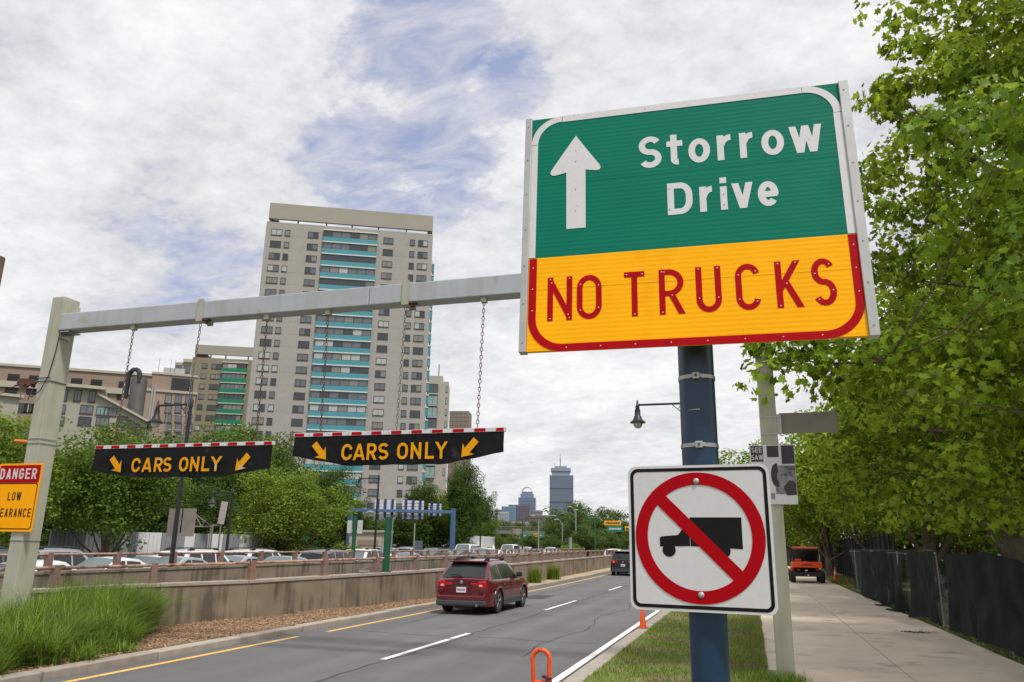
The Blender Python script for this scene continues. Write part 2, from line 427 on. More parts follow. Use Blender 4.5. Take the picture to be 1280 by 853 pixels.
# ------------------------------------------------------------------ ground, road, sidewalk
S = 'structure'
def sheet(name, pts_l, pts_r, z, mt, parent=None, zr=None):
    n = len(pts_l); zs = z if isinstance(z, (list, tuple)) else [z] * n; zq = zs if zr is None else (zr if isinstance(zr, (list, tuple)) else [zr] * n)
    mb = MB(); V = [(p[0], p[1], zz) for p, zz in zip(pts_l, zs)] + [(p[0], p[1], zz) for p, zz in zip(pts_r, zq)]
    mb.add(V, [(i, n + i, n + i + 1, i + 1) for i in range(n - 1)])
    return mb.build(name, mt, parent)
tag(MB().add([(-6000, -800, -0.36), (6000, -800, -0.36), (6000, 8000, -0.36), (-6000, 8000, -0.36)], [(0, 1, 2, 3)]).build('ground', M['terrain']), kind=S)
ys = [-12] + list(range(0, 60, 4)) + list(range(60, 215, 8))
road = tag(sheet('road', [(-10.2 + curve_x(y), y) for y in ys], [(-2.79 + curve_x(y), y) for y in ys], -0.13, M['asphalt']), kind=S)
def strip_line(name, xc, w, y0, y1, mt, z=-0.126):
    yy = np.linspace(y0, y1, max(2, int((y1 - y0) / 4) + 1))
    return sheet(name, [(xc + curve_x(y) - w / 2, y) for y in yy], [(xc + curve_x(y) + w / 2, y) for y in yy], z, mt, road)
strip_line('yellow_edge_line', -9.82, 0.13, -10, 16.1, M['yellow_line'])
strip_line('yellow_edge_line', -9.72, 0.12, 17.2, 200, M['yellow_line'])
strip_line('white_edge_line', -3.08, 0.14, -10, 200, M['white_line'])
for a, b in [(4.0, 8.0), (13.7, 17.0), (17.15, 18.3), (25.6, 30.4), (38.0, 42.1), (50.3, 53.4), (62.5, 65.5), (74.7, 77.7), (87, 90), (99, 102), (111, 114)]:
    strip_line('lane_dash', -6.56, 0.13, a, b, M['white_line'])
strip_line('tar_patch', -8.4, 0.9, 30.5, 33.0, M['patch'], -0.128)
strip_line('gutter_patch', -2.93, 0.20, -8, 26.0, M['patch'], -0.128)
def seal(pts, w, label=None):      # sealed cracks in the asphalt
    V, F = [], []
    for k, (x, y) in enumerate(pts):
        x += curve_x(y); ww = w * random.uniform(.6, 1.3); V += [(x - ww / 2, y - ww / 3, -.1275), (x + ww / 2, y + ww / 3, -.1275)]
    F = [(2 * k, 2 * k + 1, 2 * k + 3, 2 * k + 2) for k in range(len(pts) - 1)]
    MB().add(V, F).build('crack_seal', M['patch'], road)
def wander(x, y0, y1, amp): return [(x + amp * math.sin(y * .9 + x) + random.uniform(-.05, .05), y) for y in np.arange(y0, y1, .5)]
seal(wander(-6.42, 8, 60, .04), .05); seal(wander(-4.3, 15, 31, .16), .035); seal(wander(-8.9, 20, 52, .10), .04); seal(wander(-4.9, 36, 62, .12), .05)
for yc_ in (17.6, 33.5, 47.0): seal([(x, yc_ + .10 * math.sin(x * 1.9) + random.uniform(-.03, .03)) for x in np.arange(-9.7, -3.2, .35)], .04)
# kerbs: rows of granite stones
kb = tag(MB().box(-2.78, -2.50, -10, 10, -0.34, -0.15).build('kerb_right', M['kerb']), kind=S)
y = 9.6
while y < 96:
    L_ = 2.35 if y < 60 else 4.6
    j = random.uniform(-0.008, 0.008)
    mb = MB(); a, b = (-2.79 + curve_x(y), y + 0.012), (-2.79 + curve_x(y + L_), y + L_ - 0.012)
    mb.quadbox((a[0] + 0.28 + j, a[1]), (b[0] + 0.28 + j, b[1]), 0.28, -0.3, random.uniform(-0.008, 0.006))
    mb.build('kerb_stone', M['kerb'], kb, bevel=0.015); y += L_
kb2 = tag(MB().box(-10.52, -10.22, -10, 6, -0.34, -0.15).build('kerb_left', M['kerb']), kind=S)
y = 5.0
while y < 100:
    L_ = 2.4 if y < 60 else 4.8
    j = random.uniform(-0.02, 0.02)
    if 33 < y < 36: kz = -0.02
    mb = MB(); a, b = (-10.24 + curve_x(y) + j, y + 0.015), (-10.24 + curve_x(y + L_) + j, y + L_ - 0.015)
    mb.quadbox(a, b, 0.30, -0.3, random.uniform(-0.015, 0.01))
    mb.build('kerb_stone', M['kerb'], kb2, bevel=0.02); y += L_
# sidewalk slabs
sw = tag(MB().box(0.02, 4.58, 2, 120, -0.34, -0.085).build('sidewalk', M['dirt']), kind=S)
for c, (xa, xb) in enumerate([(0.10, 2.30), (2.32, 4.52)]):
    y = 7.47
    for k in range(30):
        L_ = 3.42
        xl = xa + (0.14 * max(0, (16 - y) / 8) if c == 0 and y < 16 else 0)
        MB().box(xl + .24 if (c == 0 and y < 14) else xl, xb, y + 0.008, y + L_ - 0.008, -0.09, random.uniform(-0.004, 0.004)).build('paving_slab', M['slab'], sw, bevel=0.008)
        y += L_
# verge between kerb and sidewalk, strip beyond the sidewalk, mulch bed and median
def gridsheet(name, x0f, x1f, ys, nx, zf, mt):
    V = []; F = []
    for y in ys:
        a, b = x0f(y), x1f(y)
        for i in range(nx + 1):
            x = a + (b - a) * i / nx; V.append((x, y, zf(x, y)))
    for j in range(len(ys) - 1):
        for i in range(nx): q = j * (nx + 1) + i; F.append((q, q + 1, q + nx + 2, q + nx + 1))
    o = mesh_np(name, V, F, mt, smooth=True); return tag(o, kind=S)
gridsheet('verge', lambda y: -2.52 + curve_x(y), lambda y: 0.42 if y < 14 else 0.16, list(np.arange(2, 60, 1.0)) + list(range(60, 200, 5)), 8,
          lambda x, y: -0.015 + 0.035 * math.sin(PI * (x + 2.5) / 3) + 0.012 * math.sin(3 * x + y * 1.7), M['dirt'])
gridsheet('park_ground', lambda y: 4.55, lambda y: 60, list(range(-4, 60, 4)) + list(range(60, 200, 10)), 14, lambda x, y: -0.04 + 0.02 * math.sin(x + y), M['terrain'])
WA = [(-15.9, 4.0, .80), (-15.72, 10.0, .80), (-15.49, 13.95, .80), (-15.28, 16.65, .80), (-14.71, 17.3, .82), (-13.19, 18.9, .88), (-12.2, 21.6, .94), (-11.55, 25.0, .975), (-11.3, 28.0, .985),
      (-11.32, 36.0, 1.0), (-11.40, 44.0, 1.02), (-11.9, 58.0, 1.04), (-12.6, 75.0, 1.05), (-13.9, 96.0, 1.05), (-17.5, 130.0, 1.05), (-22.5, 160.0, 1.05)]
def walx(y):
    for (xa, ya, _), (xb, yb, _) in zip(WA, WA[1:]):
        if ya <= y <= yb: return xa + (xb - xa) * (y - ya) / (yb - ya)
    return WA[0][0] if y < 0 else WA[-1][0]
def bedz(x, y):
    k = max(0.0, min(1.0, (22 - y) / 5.0)); u_ = max(0.0, min(1.0, (-10.6 - x) / 3.5))
    return -0.02 - 0.20 * k * u_ + 0.02 * math.sin(2.3 * x + 1.1 * y)
gridsheet('mulch_bed', lambda y: walx(y) - 0.05, lambda y: -10.5 + curve_x(y), list(np.arange(0, 32, 0.5)), 12, bedz, M['mulch'])
gridsheet('median_edge', lambda y: walx(y) - 0.05, lambda y: -10.5 + curve_x(y), list(np.arange(31.5, 150, 3.0)), 2, lambda x, y: -0.03, mat('median concrete', lin(176, 152, 122), 0.9, var=0.25, scale=1.2, bump=0.4, bscale=30))
tag(sheet('underpass_road', [(-19.0 + curve_x(y), y) for y in ys], [(walx(y) - .3, y) for y in ys], -0.30, M['asphalt']), kind=S)
tag(sheet('side_road', [(-75 + curve_x(y), y) for y in ys], [(-19.2 + curve_x(y), y) for y in ys], -0.22, M['asphalt']), kind=S)

# ------------------------------------------------------------------ concrete barrier walls with pipe rails
def barrier(path, label, nm='barrier_wall', cop='coping'):
    t = thing(nm, label, 'barrier wall', (path[3][0], path[3][1], 0))
    pts = []
    for i in range(len(path) - 1):
        (xa, ya, za), (xb, yb, zb) = path[i], path[i + 1]
        d = math.hypot(xb - xa, yb - ya); n = max(1, round(d / 6.0))
        for k in range(n): pts.append((xa + (xb - xa) * k / n, ya + (yb - ya) * k / n, za + (zb - za) * k / n))
    pts.append(path[-1])
    for a, b in zip(pts, pts[1:]):
        d = np.array([b[0] - a[0], b[1] - a[1]]); L_ = np.linalg.norm(d); d /= L_
        a2, b2 = (a[0] + d[0] * .006, a[1] + d[1] * .006), (b[0] - d[0] * .006, b[1] - d[1] * .006)
        nL = np.array([-d[1], d[0]])
        MB().quadbox(a2, b2, 0.32, -0.6, a[2] - 0.09, -0.6, b[2] - 0.09).build('wall_panel', M['wall'], t, bevel=0.01)
        MB().quadbox(np.array(a2) - nL * .03, np.array(b2) - nL * .03, 0.38, a[2] - 0.09, a[2], b[2] - 0.09, b[2]).build('coping', M[cop], t, bevel=0.012)
    return t
barrier(WA, 'nearer stained concrete barrier wall beside the mulch bed and road')
WB = [(-19.0, 2.0, 1.0)] + [(-19.0 + curve_x(y), y, 1.0) for y in (14, 22, 30, 38, 46, 54, 62, 70, 80, 90, 100, 112, 125, 140, 160)]
barrier(WB, 'farther stained concrete barrier wall across the sunken roadway', cop='wall')
def railing(path, off, label, zadd, spacing=2.55):
    P = [np.array(p, float) for p in path]; seg = [np.linalg.norm((P[i + 1] - P[i])[:2]) for i in range(len(P) - 1)]; tot = sum(seg)
    def at_(s):
        for i, l in enumerate(seg):
            if s <= l or i == len(seg) - 1:
                k = min(1, s / l); d = (P[i + 1] - P[i])[:2] / l; n = np.array([-d[1], d[0]]); q = P[i] + (P[i + 1] - P[i]) * k
                return np.array([q[0] + n[0] * off, q[1] + n[1] * off, q[2]]), d
            s -= l
    q, d = at_(0); t = thing('guard_railing', label, 'railing', tuple(q))
    s = 0.6
    prev = None
    while s < tot - 0.5:
        q, d = at_(s); rz = math.atan2(d[1], d[0])
        mb = MB(); mb.M = Matrix.Translation(q) @ Matrix.Rotation(rz, 4, 'Z')
        mb.box(-0.075, 0.075, -0.085, -0.07, 0, zadd + 0.02); mb.box(-0.075, -0.055, -0.07, 0.10, 0, zadd + 0.01); mb.box(0.055, 0.075, -0.07, 0.10, 0, zadd + 0.01)
        mb.box(-0.12, 0.12, -0.11, 0.13, 0.0, 0.018)
        for bx in (-.1, .1): mb.lathe([(0.014, .018), (0.014, .04)], (bx, -0.095, 0), 6)
        mb.build('post', M['post_rust'], t, bevel=0.004)
        if prev is not None:
            a, b = prev, q; dd = (b - a) / np.linalg.norm(b - a)
            up = np.array([0, 0, zadd - 0.045])
            MB().tube([a + up + dd * .01, b + up - dd * .01], 0.038, 10).build('rail', M['rust'], t, smooth=True)
        prev = q; s += spacing
    return t
railing(WA, 0.16, 'nearer rusty pipe railing on posts along the wall beside the road', 0.49)
railing(WB, 0.16, 'farther rusty pipe railing on the wall in front of the stopped traffic', 0.50)
# ------------------------------------------------------------------ clearance gantry
M['cream'] = mat('weathered cream paint', lin(168, 168, 152), 0.6, var=0.08, scale=2, bump=0.12, bscale=25, streak=0.35, streak_col=lin(128, 122, 100))
M['beam'] = mat('chalky grey paint', lin(166, 172, 178), 0.55, var=0.08, scale=1.2, bump=0.1, bscale=20, streak=0.25, streak_col=lin(134, 126, 106), spots=(2.2, 0.60, 0.76, lin(150, 142, 118)))
M['sign_white'] = mat('white reflective sheet', lin(206, 204, 208), 0.5, var=0.03, scale=30, spots=(40, 0.70, 0.76, lin(150, 148, 146)))
M['sign_alu'] = mat('bare aluminium', lin(172, 172, 172), 0.5, metal=0.4, var=0.10, scale=6)
M['amber'] = mat('amber reflective sheet', lin(250, 168, 0), 0.6, var=0.03, scale=6, spec=.12)
M['amber_worn'] = mat('worn amber letters', lin(224, 154, 14), 0.6, var=0.1, scale=12, spec=.15, spots=(4, 0.62, 0.7, lin(190, 180, 150)))
M['red'] = mat('red reflective sheet', lin(168, 2, 18), 0.6, var=0.05, scale=10, spec=.10)
M['black'] = mat('black sign face', (0.010, 0.010, 0.011), 0.6, var=0.25, scale=7, bump=0.25, bscale=5, spots=(3.0, 0.62, 0.78, (0.04, 0.04, 0.04)), spec=.12)
M['chain'] = mat('rusty chain', lin(92, 62, 52), 0.8, var=0.3, scale=20)
M['chain_grey'] = mat('weathered chain', lin(118, 112, 104), 0.7, var=0.25, scale=20)
GY = 13.2
g = thing('height_gantry', 'cream steel goalpost gantry spanning the road with chains hanging from its beam', 'gantry', (-15.1, GY + .2, -0.2))
MB().box(-15.28, -14.93, GY, GY + 0.45, -0.3, 7.36).build('post', M['cream'], g, bevel=0.015)
MB().box(0.27, 0.53, GY, GY + 0.40, -0.05, 7.36).build('post', M['cream'], g, bevel=0.015)
MB().box(-14.928, -7.06, GY - .02, GY + 0.34, 6.53, 6.93).build('beam', M['beam'], g, bevel=0.02)
MB().box(-7.05, 0.268, GY - .02, GY + 0.34, 6.53, 6.93).build('beam', M['beam'], g, bevel=0.02)
for x in (-11.08, -6.25):
    mb = MB(); mb.box(x - .075, x + .075, GY - .045, GY - .021, 6.47, 6.98); mb.box(x - .075, x + .075, GY + .341, GY + .36, 6.47, 6.98)
    mb.box(x - .075, x + .075, GY - .02, GY + .34, 6.931, 6.95); mb.box(x - .075, x + .075, GY - .02, GY + .34, 6.50, 6.529)
    mb.build('collar', M['cream'], g, bevel=0.006)
    mb = MB(); mb.lathe([(.05, 0), (.05, .06), (.02, .09)], (x + .13, GY + .05, 6.44), 8); mb.box(x + .05, x + .22, GY - .02, GY + .12, 6.50, 6.52)
    mb.build('rusty_bolt', M['chain'], g)
mb = MB()
for x, z in ((-14.86, 7.02), (-14.70, 7.0)): mb.lathe([(.035, -.03), (.035, 0)], (x, GY + .2, z), 8, 'y')
mb.box(-14.92, -14.60, GY + .16, GY + .19, 6.94, 7.10); mb.build('bolt_plate', M['cream'], g)
mb = MB(); mb.box(-14.93, -14.66, GY + .02, GY + .36, 6.49, 6.525); mb.box(-14.925, -14.90, GY + .03, GY + .3, 6.36, 6.49); mb.build('bracket', M['galv'], g, bevel=0.004)
for x in (-12.87, -9.44, -8.0, -4.63): MB().box(x - .055, x + .055, GY + .02, GY + .13, 6.42, 6.528).build('chain_hanger', M['cream'], g, bevel=0.006)
MB().tube([(-14.85, GY - .03, 6.42), (-14.86, GY - .05, 6.0), (-14.95, GY - .05, 5.45), (-15.1, GY - .06, 5.12), (-15.3, GY - .08, 4.98), (-15.48, GY - .08, 5.1), (-15.55, GY - .05, 5.3)], 0.012, 6).build('cable', M['dark_metal'], g, smooth=True)
mb = MB(); mb.tube([(-15.29, GY - .012, 5.36), (-14.92, GY - .012, 5.36)], 0.012, 6); mb.tube([(-14.915, GY, 5.36), (-14.915, GY + .46, 5.36)], 0.012, 6); mb.tube([(-15.29, GY - .012, 5.44), (-14.92, GY - .012, 5.44)], 0.009, 6)
for z in (4.05, 3.95, 1.86): mb.tube([(-15.29, GY - .01, z), (-14.92, GY - .01, z)], 0.007, 6); mb.tube([(-14.917, GY, z), (-14.917, GY + .46, z)], 0.007, 6)
mb.build('strap', M['galv'], g)
mb = MB(); r_ = random.Random(3)
for k in range(9): mb.cbox((-15.38 - .07 * k * .8, GY + .02 + r_.uniform(-.05, .05), 5.34 + r_.uniform(-.06, .06)), (r_.uniform(.05, .12), .08, r_.uniform(.06, .13)))
mb.tube([(-15.3, GY, 5.34), (-15.95, GY, 5.28)], 0.02, 6)
mb.tube([(-15.95, GY, 5.28), (-16.2, GY + .02, 5.15), (-16.5, GY, 5.1)], 0.01, 5); mb.tube([(-15.7, GY - .05, 5.25), (-15.6, GY - .08, 4.95), (-15.42, GY - .06, 4.9), (-15.35, GY - .03, 5.2)], 0.01, 5)
mb.build('wire_clamp', M['chain'], g)
MB().tube([(-15.29, GY + .1, 3.98), (-15.75, GY + .1, 4.02)], 0.045, 8).build('orange_arm', mat('rusty orange', lin(196, 112, 40), 0.7, var=0.2, scale=10), g, smooth=True)

def chain(x, y, z0, z1, name, label, mt, x2=None):
    t = thing('chain', label, 'chain', (x, y, z1), group='chains hanging from the gantry beam')
    n = int((z1 - z0) / 0.075); mb = MB(); x2 = x if x2 is None else x2
    for k in range(n):
        zc = z1 - (k + .5) * (z1 - z0) / n; xc = x + (x2 - x) * (z1 - zc) / (z1 - z0); pts = []
        a = 0.3 + (k % 2) * PI / 2
        hx, hl = 0.024, 0.046
        P = [(hx * math.cos(t_), hl * math.sin(t_)) for t_ in np.linspace(0, 2 * PI, 9)]
        mb.tube([(xc + p * math.cos(a), y + p * math.sin(a), zc + q) for p, q in P], 0.0078, 5, False)
    mb.build('links', mt, t, smooth=True); return t
for x, x2, z, lb, mm in [(-12.87, -12.93, 3.84, 'rusty chain holding the left end of the left hanging panel', 'chain'), (-11.1, -11.2, 3.84, 'weathered grey chain at the middle of the left hanging panel', 'chain_grey'),
                 (-9.44, -9.42, 3.84, 'rusty chain holding the right end of the left hanging panel', 'chain'), (-8.0, -7.96, 4.0, 'rusty chain holding the left end of the right hanging panel', 'chain'),
                 (-6.27, -6.33, 4.0, 'dark chain at the middle of the right hanging panel', 'chain_grey'), (-4.63, -4.70, 4.0, 'thin rusty chain nearest the big green sign', 'chain')]:
    chain(x, GY + .07, z, 6.45, '', lb, M[mm], x2)

def hang_panel(x0, x1, zt, zends, zlow, label, letters, arrows, worn):
    t = thing('hanging_sign', label, 'hanging sign', ((x0 + x1) / 2, GY + .07, zt), group='black clearance panels hanging over the lanes')
    yb = GY + .05; n = 24
    top = [(x0 + (x1 - x0) * i / n, zt - .075) for i in range(n + 1)]
    def lowz(u): return min(zends, max(zlow, zends - (zends - zlow) * min(u, 1 - u) / .27))
    bot = [(x0 + (x1 - x0) * i / n, lowz(i / n) + .006 * math.sin(i * 1.7)) for i in range(n + 1)]
    V = []; F = []; ny = 6
    def wob(i, j): return 0.018 * math.sin(i * .55 + x0) * (j / ny) + .006 * math.sin(i * 1.9 + j)
    for side in (0, 1):
        for i in range(n + 1):
            for j in range(ny + 1):
                k = j / ny; V.append((top[i][0], yb + side * .02 + wob(i, j), top[i][1] * (1 - k) + bot[i][1] * k))
    idx = lambda s_, i, j: s_ * (n + 1) * (ny + 1) + i * (ny + 1) + j
    for i in range(n):
        for j in range(ny): F += [(idx(0, i, j), idx(0, i, j + 1), idx(0, i + 1, j + 1), idx(0, i + 1, j)), (idx(1, i, j), idx(1, i + 1, j), idx(1, i + 1, j + 1), idx(1, i, j + 1))]
        F += [(idx(0, i, ny), idx(1, i, ny), idx(1, i + 1, ny), idx(0, i + 1, ny)), (idx(0, i, 0), idx(0, i + 1, 0), idx(1, i + 1, 0), idx(1, i, 0))]
    for j in range(ny):
        for i in (0, n): F.append((idx(0, i, j), idx(1, i, j), idx(1, i, j + 1), idx(0, i, j + 1)))
    MB().add(V, F).build('panel', M['black'], t, smooth=True)
    MB().box(x0 - .02, x1 + .03, yb - .01, yb + .06, zt - .075, zt).build('top_rail', M['sign_white'], t, bevel=.004)
    k = 0; x = x0; off = 0.1 if worn else 0.0; w = 0.215
    while x < x1 - .1:
        if k % 2 == 0:
            MB().box(x, min(x + w, x1), yb - .0135, yb - .0105, zt - .068, zt - .008).build('reflective_strip', M['red'], t)
        x += w * (1.0 if k % 2 == 0 else 0.95); k += 1
    y0 = yb - .028
    for ch, a, b in letters[0]: letter(ch, a, b, letters[1], letters[2], .052, M['amber_worn'], t, y0, .003)
    for i, (tip, ang) in enumerate(arrows): MB().prism_y(arrow(tip, ang, .42, .30, .13, .20), y0 - .003, y0).build('arrow', M['amber_worn'], t, fix=True)
    mb = MB()
    for q in range(int((x1 - x0) / .43)): mb.lathe([(.011, -.016), (.011, -.01)], (x0 + .33 + q * .43, yb, zt - .035), 6, 'y')
    mb.build('bolts', M['galv'], t)
    return t
def spread(word, xs, w):
    return [(c, x, x + w) for c, x in zip(word, xs)]
l1 = spread('CARS', [-12.34, -12.05, -11.80, -11.60], .22); l1 = [('C', -12.36, -12.13), ('A', -12.09, -11.84), ('R', -11.78, -11.58), ('S', -11.56, -11.35), ('O', -11.16, -10.94), ('N', -10.89, -10.68), ('L', -10.61, -10.42), ('Y', -10.40, -10.14)]
hang_panel(-13.40, -9.02, 3.86, 3.32, 3.17, 'left black hanging panel with striped top edge and yellow CARS ONLY lettering', (l1, 3.28, 3.575), [((-12.62, 3.28), -48), ((-9.80, 3.28), -132)], False)
sh = 4.93
l2 = [('C', -7.44, -7.21), ('A', -7.19, -6.94), ('R', -6.90, -6.70), ('S', -6.66, -6.45), ('O', -6.27, -6.05), ('N', -5.99, -5.78), ('L', -5.70, -5.52), ('Y', -5.50, -5.26)]
hang_panel(-8.52, -4.18, 4.00, 3.55, 3.35, 'right black hanging panel with worn letters and a half bare arrow', (l2, 3.45, 3.76), [((-7.77, 3.47), -48), ((-4.98, 3.47), -132)], True)

# danger sign on the left post
d = thing('danger_sign', 'yellow and red danger low clearance sign strapped to the left post', 'sign', (-15.30, GY - .03, 2.77))
x0, x1, z0, z1 = -15.91, -14.68, 2.04, 3.50
MB().prism_y(rrect(x0, x1, z0, z1, .05), GY - .035, GY - .025).build('panel', M['amber'], d, fix=True)
yf = GY - .036
MB().prism_y(rrect(x0 + .04, x1 - .04, 3.08, z1 - .04, .03), yf - .002, yf).build('red_header', M['red'], d, fix=True)
o_, i_ = rrect(x0 + .045, x1 - .045, z0 + .05, 3.075, .07), rrect(x0 + .065, x1 - .065, z0 + .07, 3.055, .06)
MB().strip_y(o_, i_, yf - .002, yf).build('black_border', M['black'], d, fix=True)
def word(txt, xc, z0, z1, cw, gapw, s, mt, par, y0, th=.002):
    tot = sum(cw * (1.5 if c == 'W' else 1) for c in txt) + (len(txt) - 1) * gapw; x = xc - tot / 2
    for c in txt:
        wc = cw * (1.5 if c == 'W' else 1)
        if c != ' ': letter(c, x, x + wc, z0, z1, s, mt, par, y0, th)
        x += wc + gapw
xc = (x0 + x1) / 2 - .03
word('DANGER', xc, 3.16, 3.39, .128, .052, .036, M['sign_white'], d, yf - .003)
word('LOW', xc, 2.70, 2.88, .085, .038, .024, M['black'], d, yf - .001)
word('CLEARANCE', xc - .02, 2.35, 2.53, .088, .040, .024, M['black'], d, yf - .001)
# street sign back and poster on the right post
t = thing('street_sign', 'blank grey back of a street sign beside the right gantry post', 'sign', (0.55, GY + .05, 3.9))
MB().box(0.57, 1.46, GY + .06, GY + .075, 3.76, 4.10).build('panel', mat('dull sign back', lin(120, 114, 108), 0.6, var=0.1, scale=5), t, bevel=.004)
mb = MB(); mb.box(.26, .545, GY - .008, GY - .001, 3.74, 3.77); mb.box(.26, .545, GY - .008, GY - .001, 4.02, 4.05); mb.box(.532, .60, GY + .03, GY + .06, 3.75, 4.08); mb.build('strap', M['galv'], t)
t = thing('poster', 'black and white photo poster fixed to the right gantry post', 'poster', (0.42, GY - .02, 3.1))
px0, px1, pz0, pz1 = 0.07, 0.76, 2.62, 3.57
MB().box(px0, px1, GY - .03, GY - .012, pz0, pz1).build('board', mat('poster white', lin(196, 194, 200), .5, var=.06, scale=6), t, bevel=.004)
PD = mat('poster dark', lin(44, 40, 48), .5, var=.3, scale=9); PG = mat('poster grey', lin(128, 124, 132), .5, var=.3, scale=14, spots=(9, .5, .65, lin(70, 66, 74)))
yq = GY - .031
def patch(poly, mt, dy=0.0, nm='print_patch'): MB().prism_y(poly, yq - .001 - dy, yq - dy).build(nm, mt, t, fix=True)
rc = lambda a, b, c, d_: [(a, c), (b, c), (b, d_), (a, d_)]
patch(rc(.09, .28, 3.30, 3.555), PD); patch(rc(.34, .52, 3.37, 3.555), PD); patch(rc(.56, .755, 3.26, 3.555), PD); patch(rc(.44, .755, 2.78, 3.235), PG)
patch(arc(.47, 3.08, .09, .19, 80, 290, 14), PD, .0015); patch(arc(.53, 3.06, .06, .10, 0, 340, 14), PG, .003)
patch([(.60, 2.76), (.56, 2.90), (.66, 3.0), (.74, 2.96), (.752, 2.77)], PD, .0015); patch(rc(.36, .42, 2.70, 2.80), PG)
word('SEE', .185, 3.45, 3.53, .045, .012, .010, M['sign_white'], t, yq - .002, .001); word('SAW', .185, 3.33, 3.41, .045, .012, .010, M['sign_white'], t, yq - .002, .001)

# ------------------------------------------------------------------ blue pole with the two foreground signs
def metal_band(par, cx, cy, r, z, ry):
    mb = MB(); mb.lathe([(r + .003, -.011), (r + .0045, -.011), (r + .0045, .011), (r + .003, .011)], (cx, cy, z), 32, cap=False)
    b = mb.build('band', M['galv'], par, smooth=True)
    mb = MB(); mb.box(cx - .017, cx + .023, cy - r - .022, cy - r - .004, z - .02, z + .018); mb.box(cx - .03, cx + .036, cy - r - .010, cy - r - .004, z - .011, z + .011); mb.build('buckle', M['sign_alu'], b, bevel=.003)
    mb = MB(); mb.lathe([(.006, -.028), (.006, -.02)], (cx + .003, cy - r - .002, z), 8, 'y'); mb.build('screw', M['dark_metal'], b)
PX, PY, PR = -0.247, 4.53, 0.102
p = thing('blue_pole', 'thick dark blue round steel pole carrying both foreground signs', 'pole', (PX, PY, -.05))
MB().lathe([(PR, -.1), (PR, 4.45)], (PX, PY, 0), 48).build('shaft', mat('blue pole paint', lin(16, 50, 78), 0.36, var=0.10, scale=4, bump=0.06, bscale=25, spots=(9, 0.66, 0.74, lin(50, 70, 92))), p, smooth=True)
for px_, py_ in ((868, 470), (871, 556)):
    q = aty(px_, py_, PY - PR); metal_band(p, PX, PY, PR, float(q[2]), 0)
q = aty(872, 512, PY - PR); MB().tube([(q[0] - .055, q[1] + .014, q[2]), (q[0] - .02, q[1] - .001, q[2]), (q[0] + .012, q[1] + .0, q[2] + .001)], [.0015, .003, .005], 6).build('silver_scrape', M['sign_alu'], p)

LOCAL = True
cb = (-0.2644, 4.3298, 3.8495)
b = thing('road_sign', 'large green and yellow Storrow Drive NO TRUCKS sign on the blue pole', 'sign', cb)
b.rotation_euler = Matrix(Matrix.Rotation(math.radians(2.41), 4, 'Z') @ Matrix.Rotation(math.radians(-4.23), 4, 'X')).to_euler()
def ribbed(name, col):
    m_ = mat(name, col, 0.55, var=0.07, scale=2.2, spec=.12, spots=(1.7, .60, .80, tuple(c * .78 for c in col)))
    N, L = m_.node_tree.nodes, m_.node_tree.links; w_ = N.new('ShaderNodeTexWave'); w_.wave_type = 'BANDS'; w_.bands_direction = 'Z'; w_.inputs['Scale'].default_value = 11.0; w_.inputs['Distortion'].default_value = 0.15
    c_ = N.new('ShaderNodeTexCoord'); L.new(c_.outputs['Object'], w_.inputs['Vector']); bn = N.new('ShaderNodeBump'); bn.inputs['Strength'].default_value = 0.10; bn.inputs['Distance'].default_value = .006
    L.new(w_.outputs['Fac'], bn.inputs['Height']); L.new(bn.outputs[0], N['Principled BSDF'].inputs['Normal'])
    return m_
M['green'] = ribbed('green reflective sheet', lin(0, 112, 92)); M['yellow'] = ribbed('yellow reflective sheet', lin(252, 176, 4))
zs_ = -0.204
MB().box(-.94, .93, -.012, .02, zs_, .300).build('green_panel', M['green'], b)
MB().box(-.94, .93, -.012, .02, .3015, .798).build('green_panel', M['green'], b)
MB().box(-.94, .93, -.0125, .02, -.4155, zs_ - .0005).build('yellow_panel', M['yellow'], b)
MB().box(-.94, .93, -.0125, .02, -.806, -.4175).build('yellow_panel', M['yellow'], b)
for xa, xb in ((-.985, -.941), (.931, .985)):
    mb = MB(); mb.box(xa, xb, -.026, .035, -.812, .806); mb.build('edge_channel', M['sign_alu'], b, bevel=.004)
mb = MB()
for xx in (-.963, .958):
    for zz in np.linspace(-.75, .74, 7): mb.lathe([(.005, -.030), (.005, -.026)], (xx, 0, zz), 8, 'y')
mb.build('channel_rivets', M['galv'], b)
# borders: white on the green half, red on the yellow half
def border(name, pathpts, s, y0, mt):
    mb = MB(); stroke(mb, pathpts, s, y0 - .002, y0); return mb.build(name, mt, b, fix=True)
yb_ = -.0128
border('white_border', [(-.921, zs_ + .003), (-.921, .60)], .042, yb_, M['sign_white'])
border('white_border', [(-.921, .6035)] + arc(-.745, .6035, .176, .176, 180, 90, 14)[1:], .042, yb_ - .0003, M['sign_white'])
border('white_border', [(-.7415, .779), (.7245, .779)], .046, yb_, M['sign_white'])
border('white_border', [(.7275, .779)] + arc(.7275, .596, .183, .183, 90, 0, 14)[1:], .045, yb_ - .0003, M['sign_white'])
border('white_border', [(.9085, .5925), (.9085, zs_ + .003)], .045, yb_, M['sign_white'])
border('red_border', [(-.911, zs_ - .004), (-.911, -.600)] + arc(-.722, -.602, .189, .189, 180, 270, 14)[1:] + [(.715, -.791)] + arc(.715, -.602, .193, .189, 270, 360, 14)[1:] + [(.908, zs_ - .004)], .046, yb_ - .0006, M['red'])
ap = [(-.652, .640), (-.575, .520), (-.497, .405), (-.494, .388), (-.503, .374), (-.522, .371), (-.590, .384), (-.588, -.023), (-.708, -.023), (-.712, .376), (-.782, .362), (-.803, .364), (-.815, .380), (-.811, .397), (-.732, .520)]
MB().prism_y(ap, yb_ - .0022, yb_).build('arrow', M['sign_white'], b, fix=True)
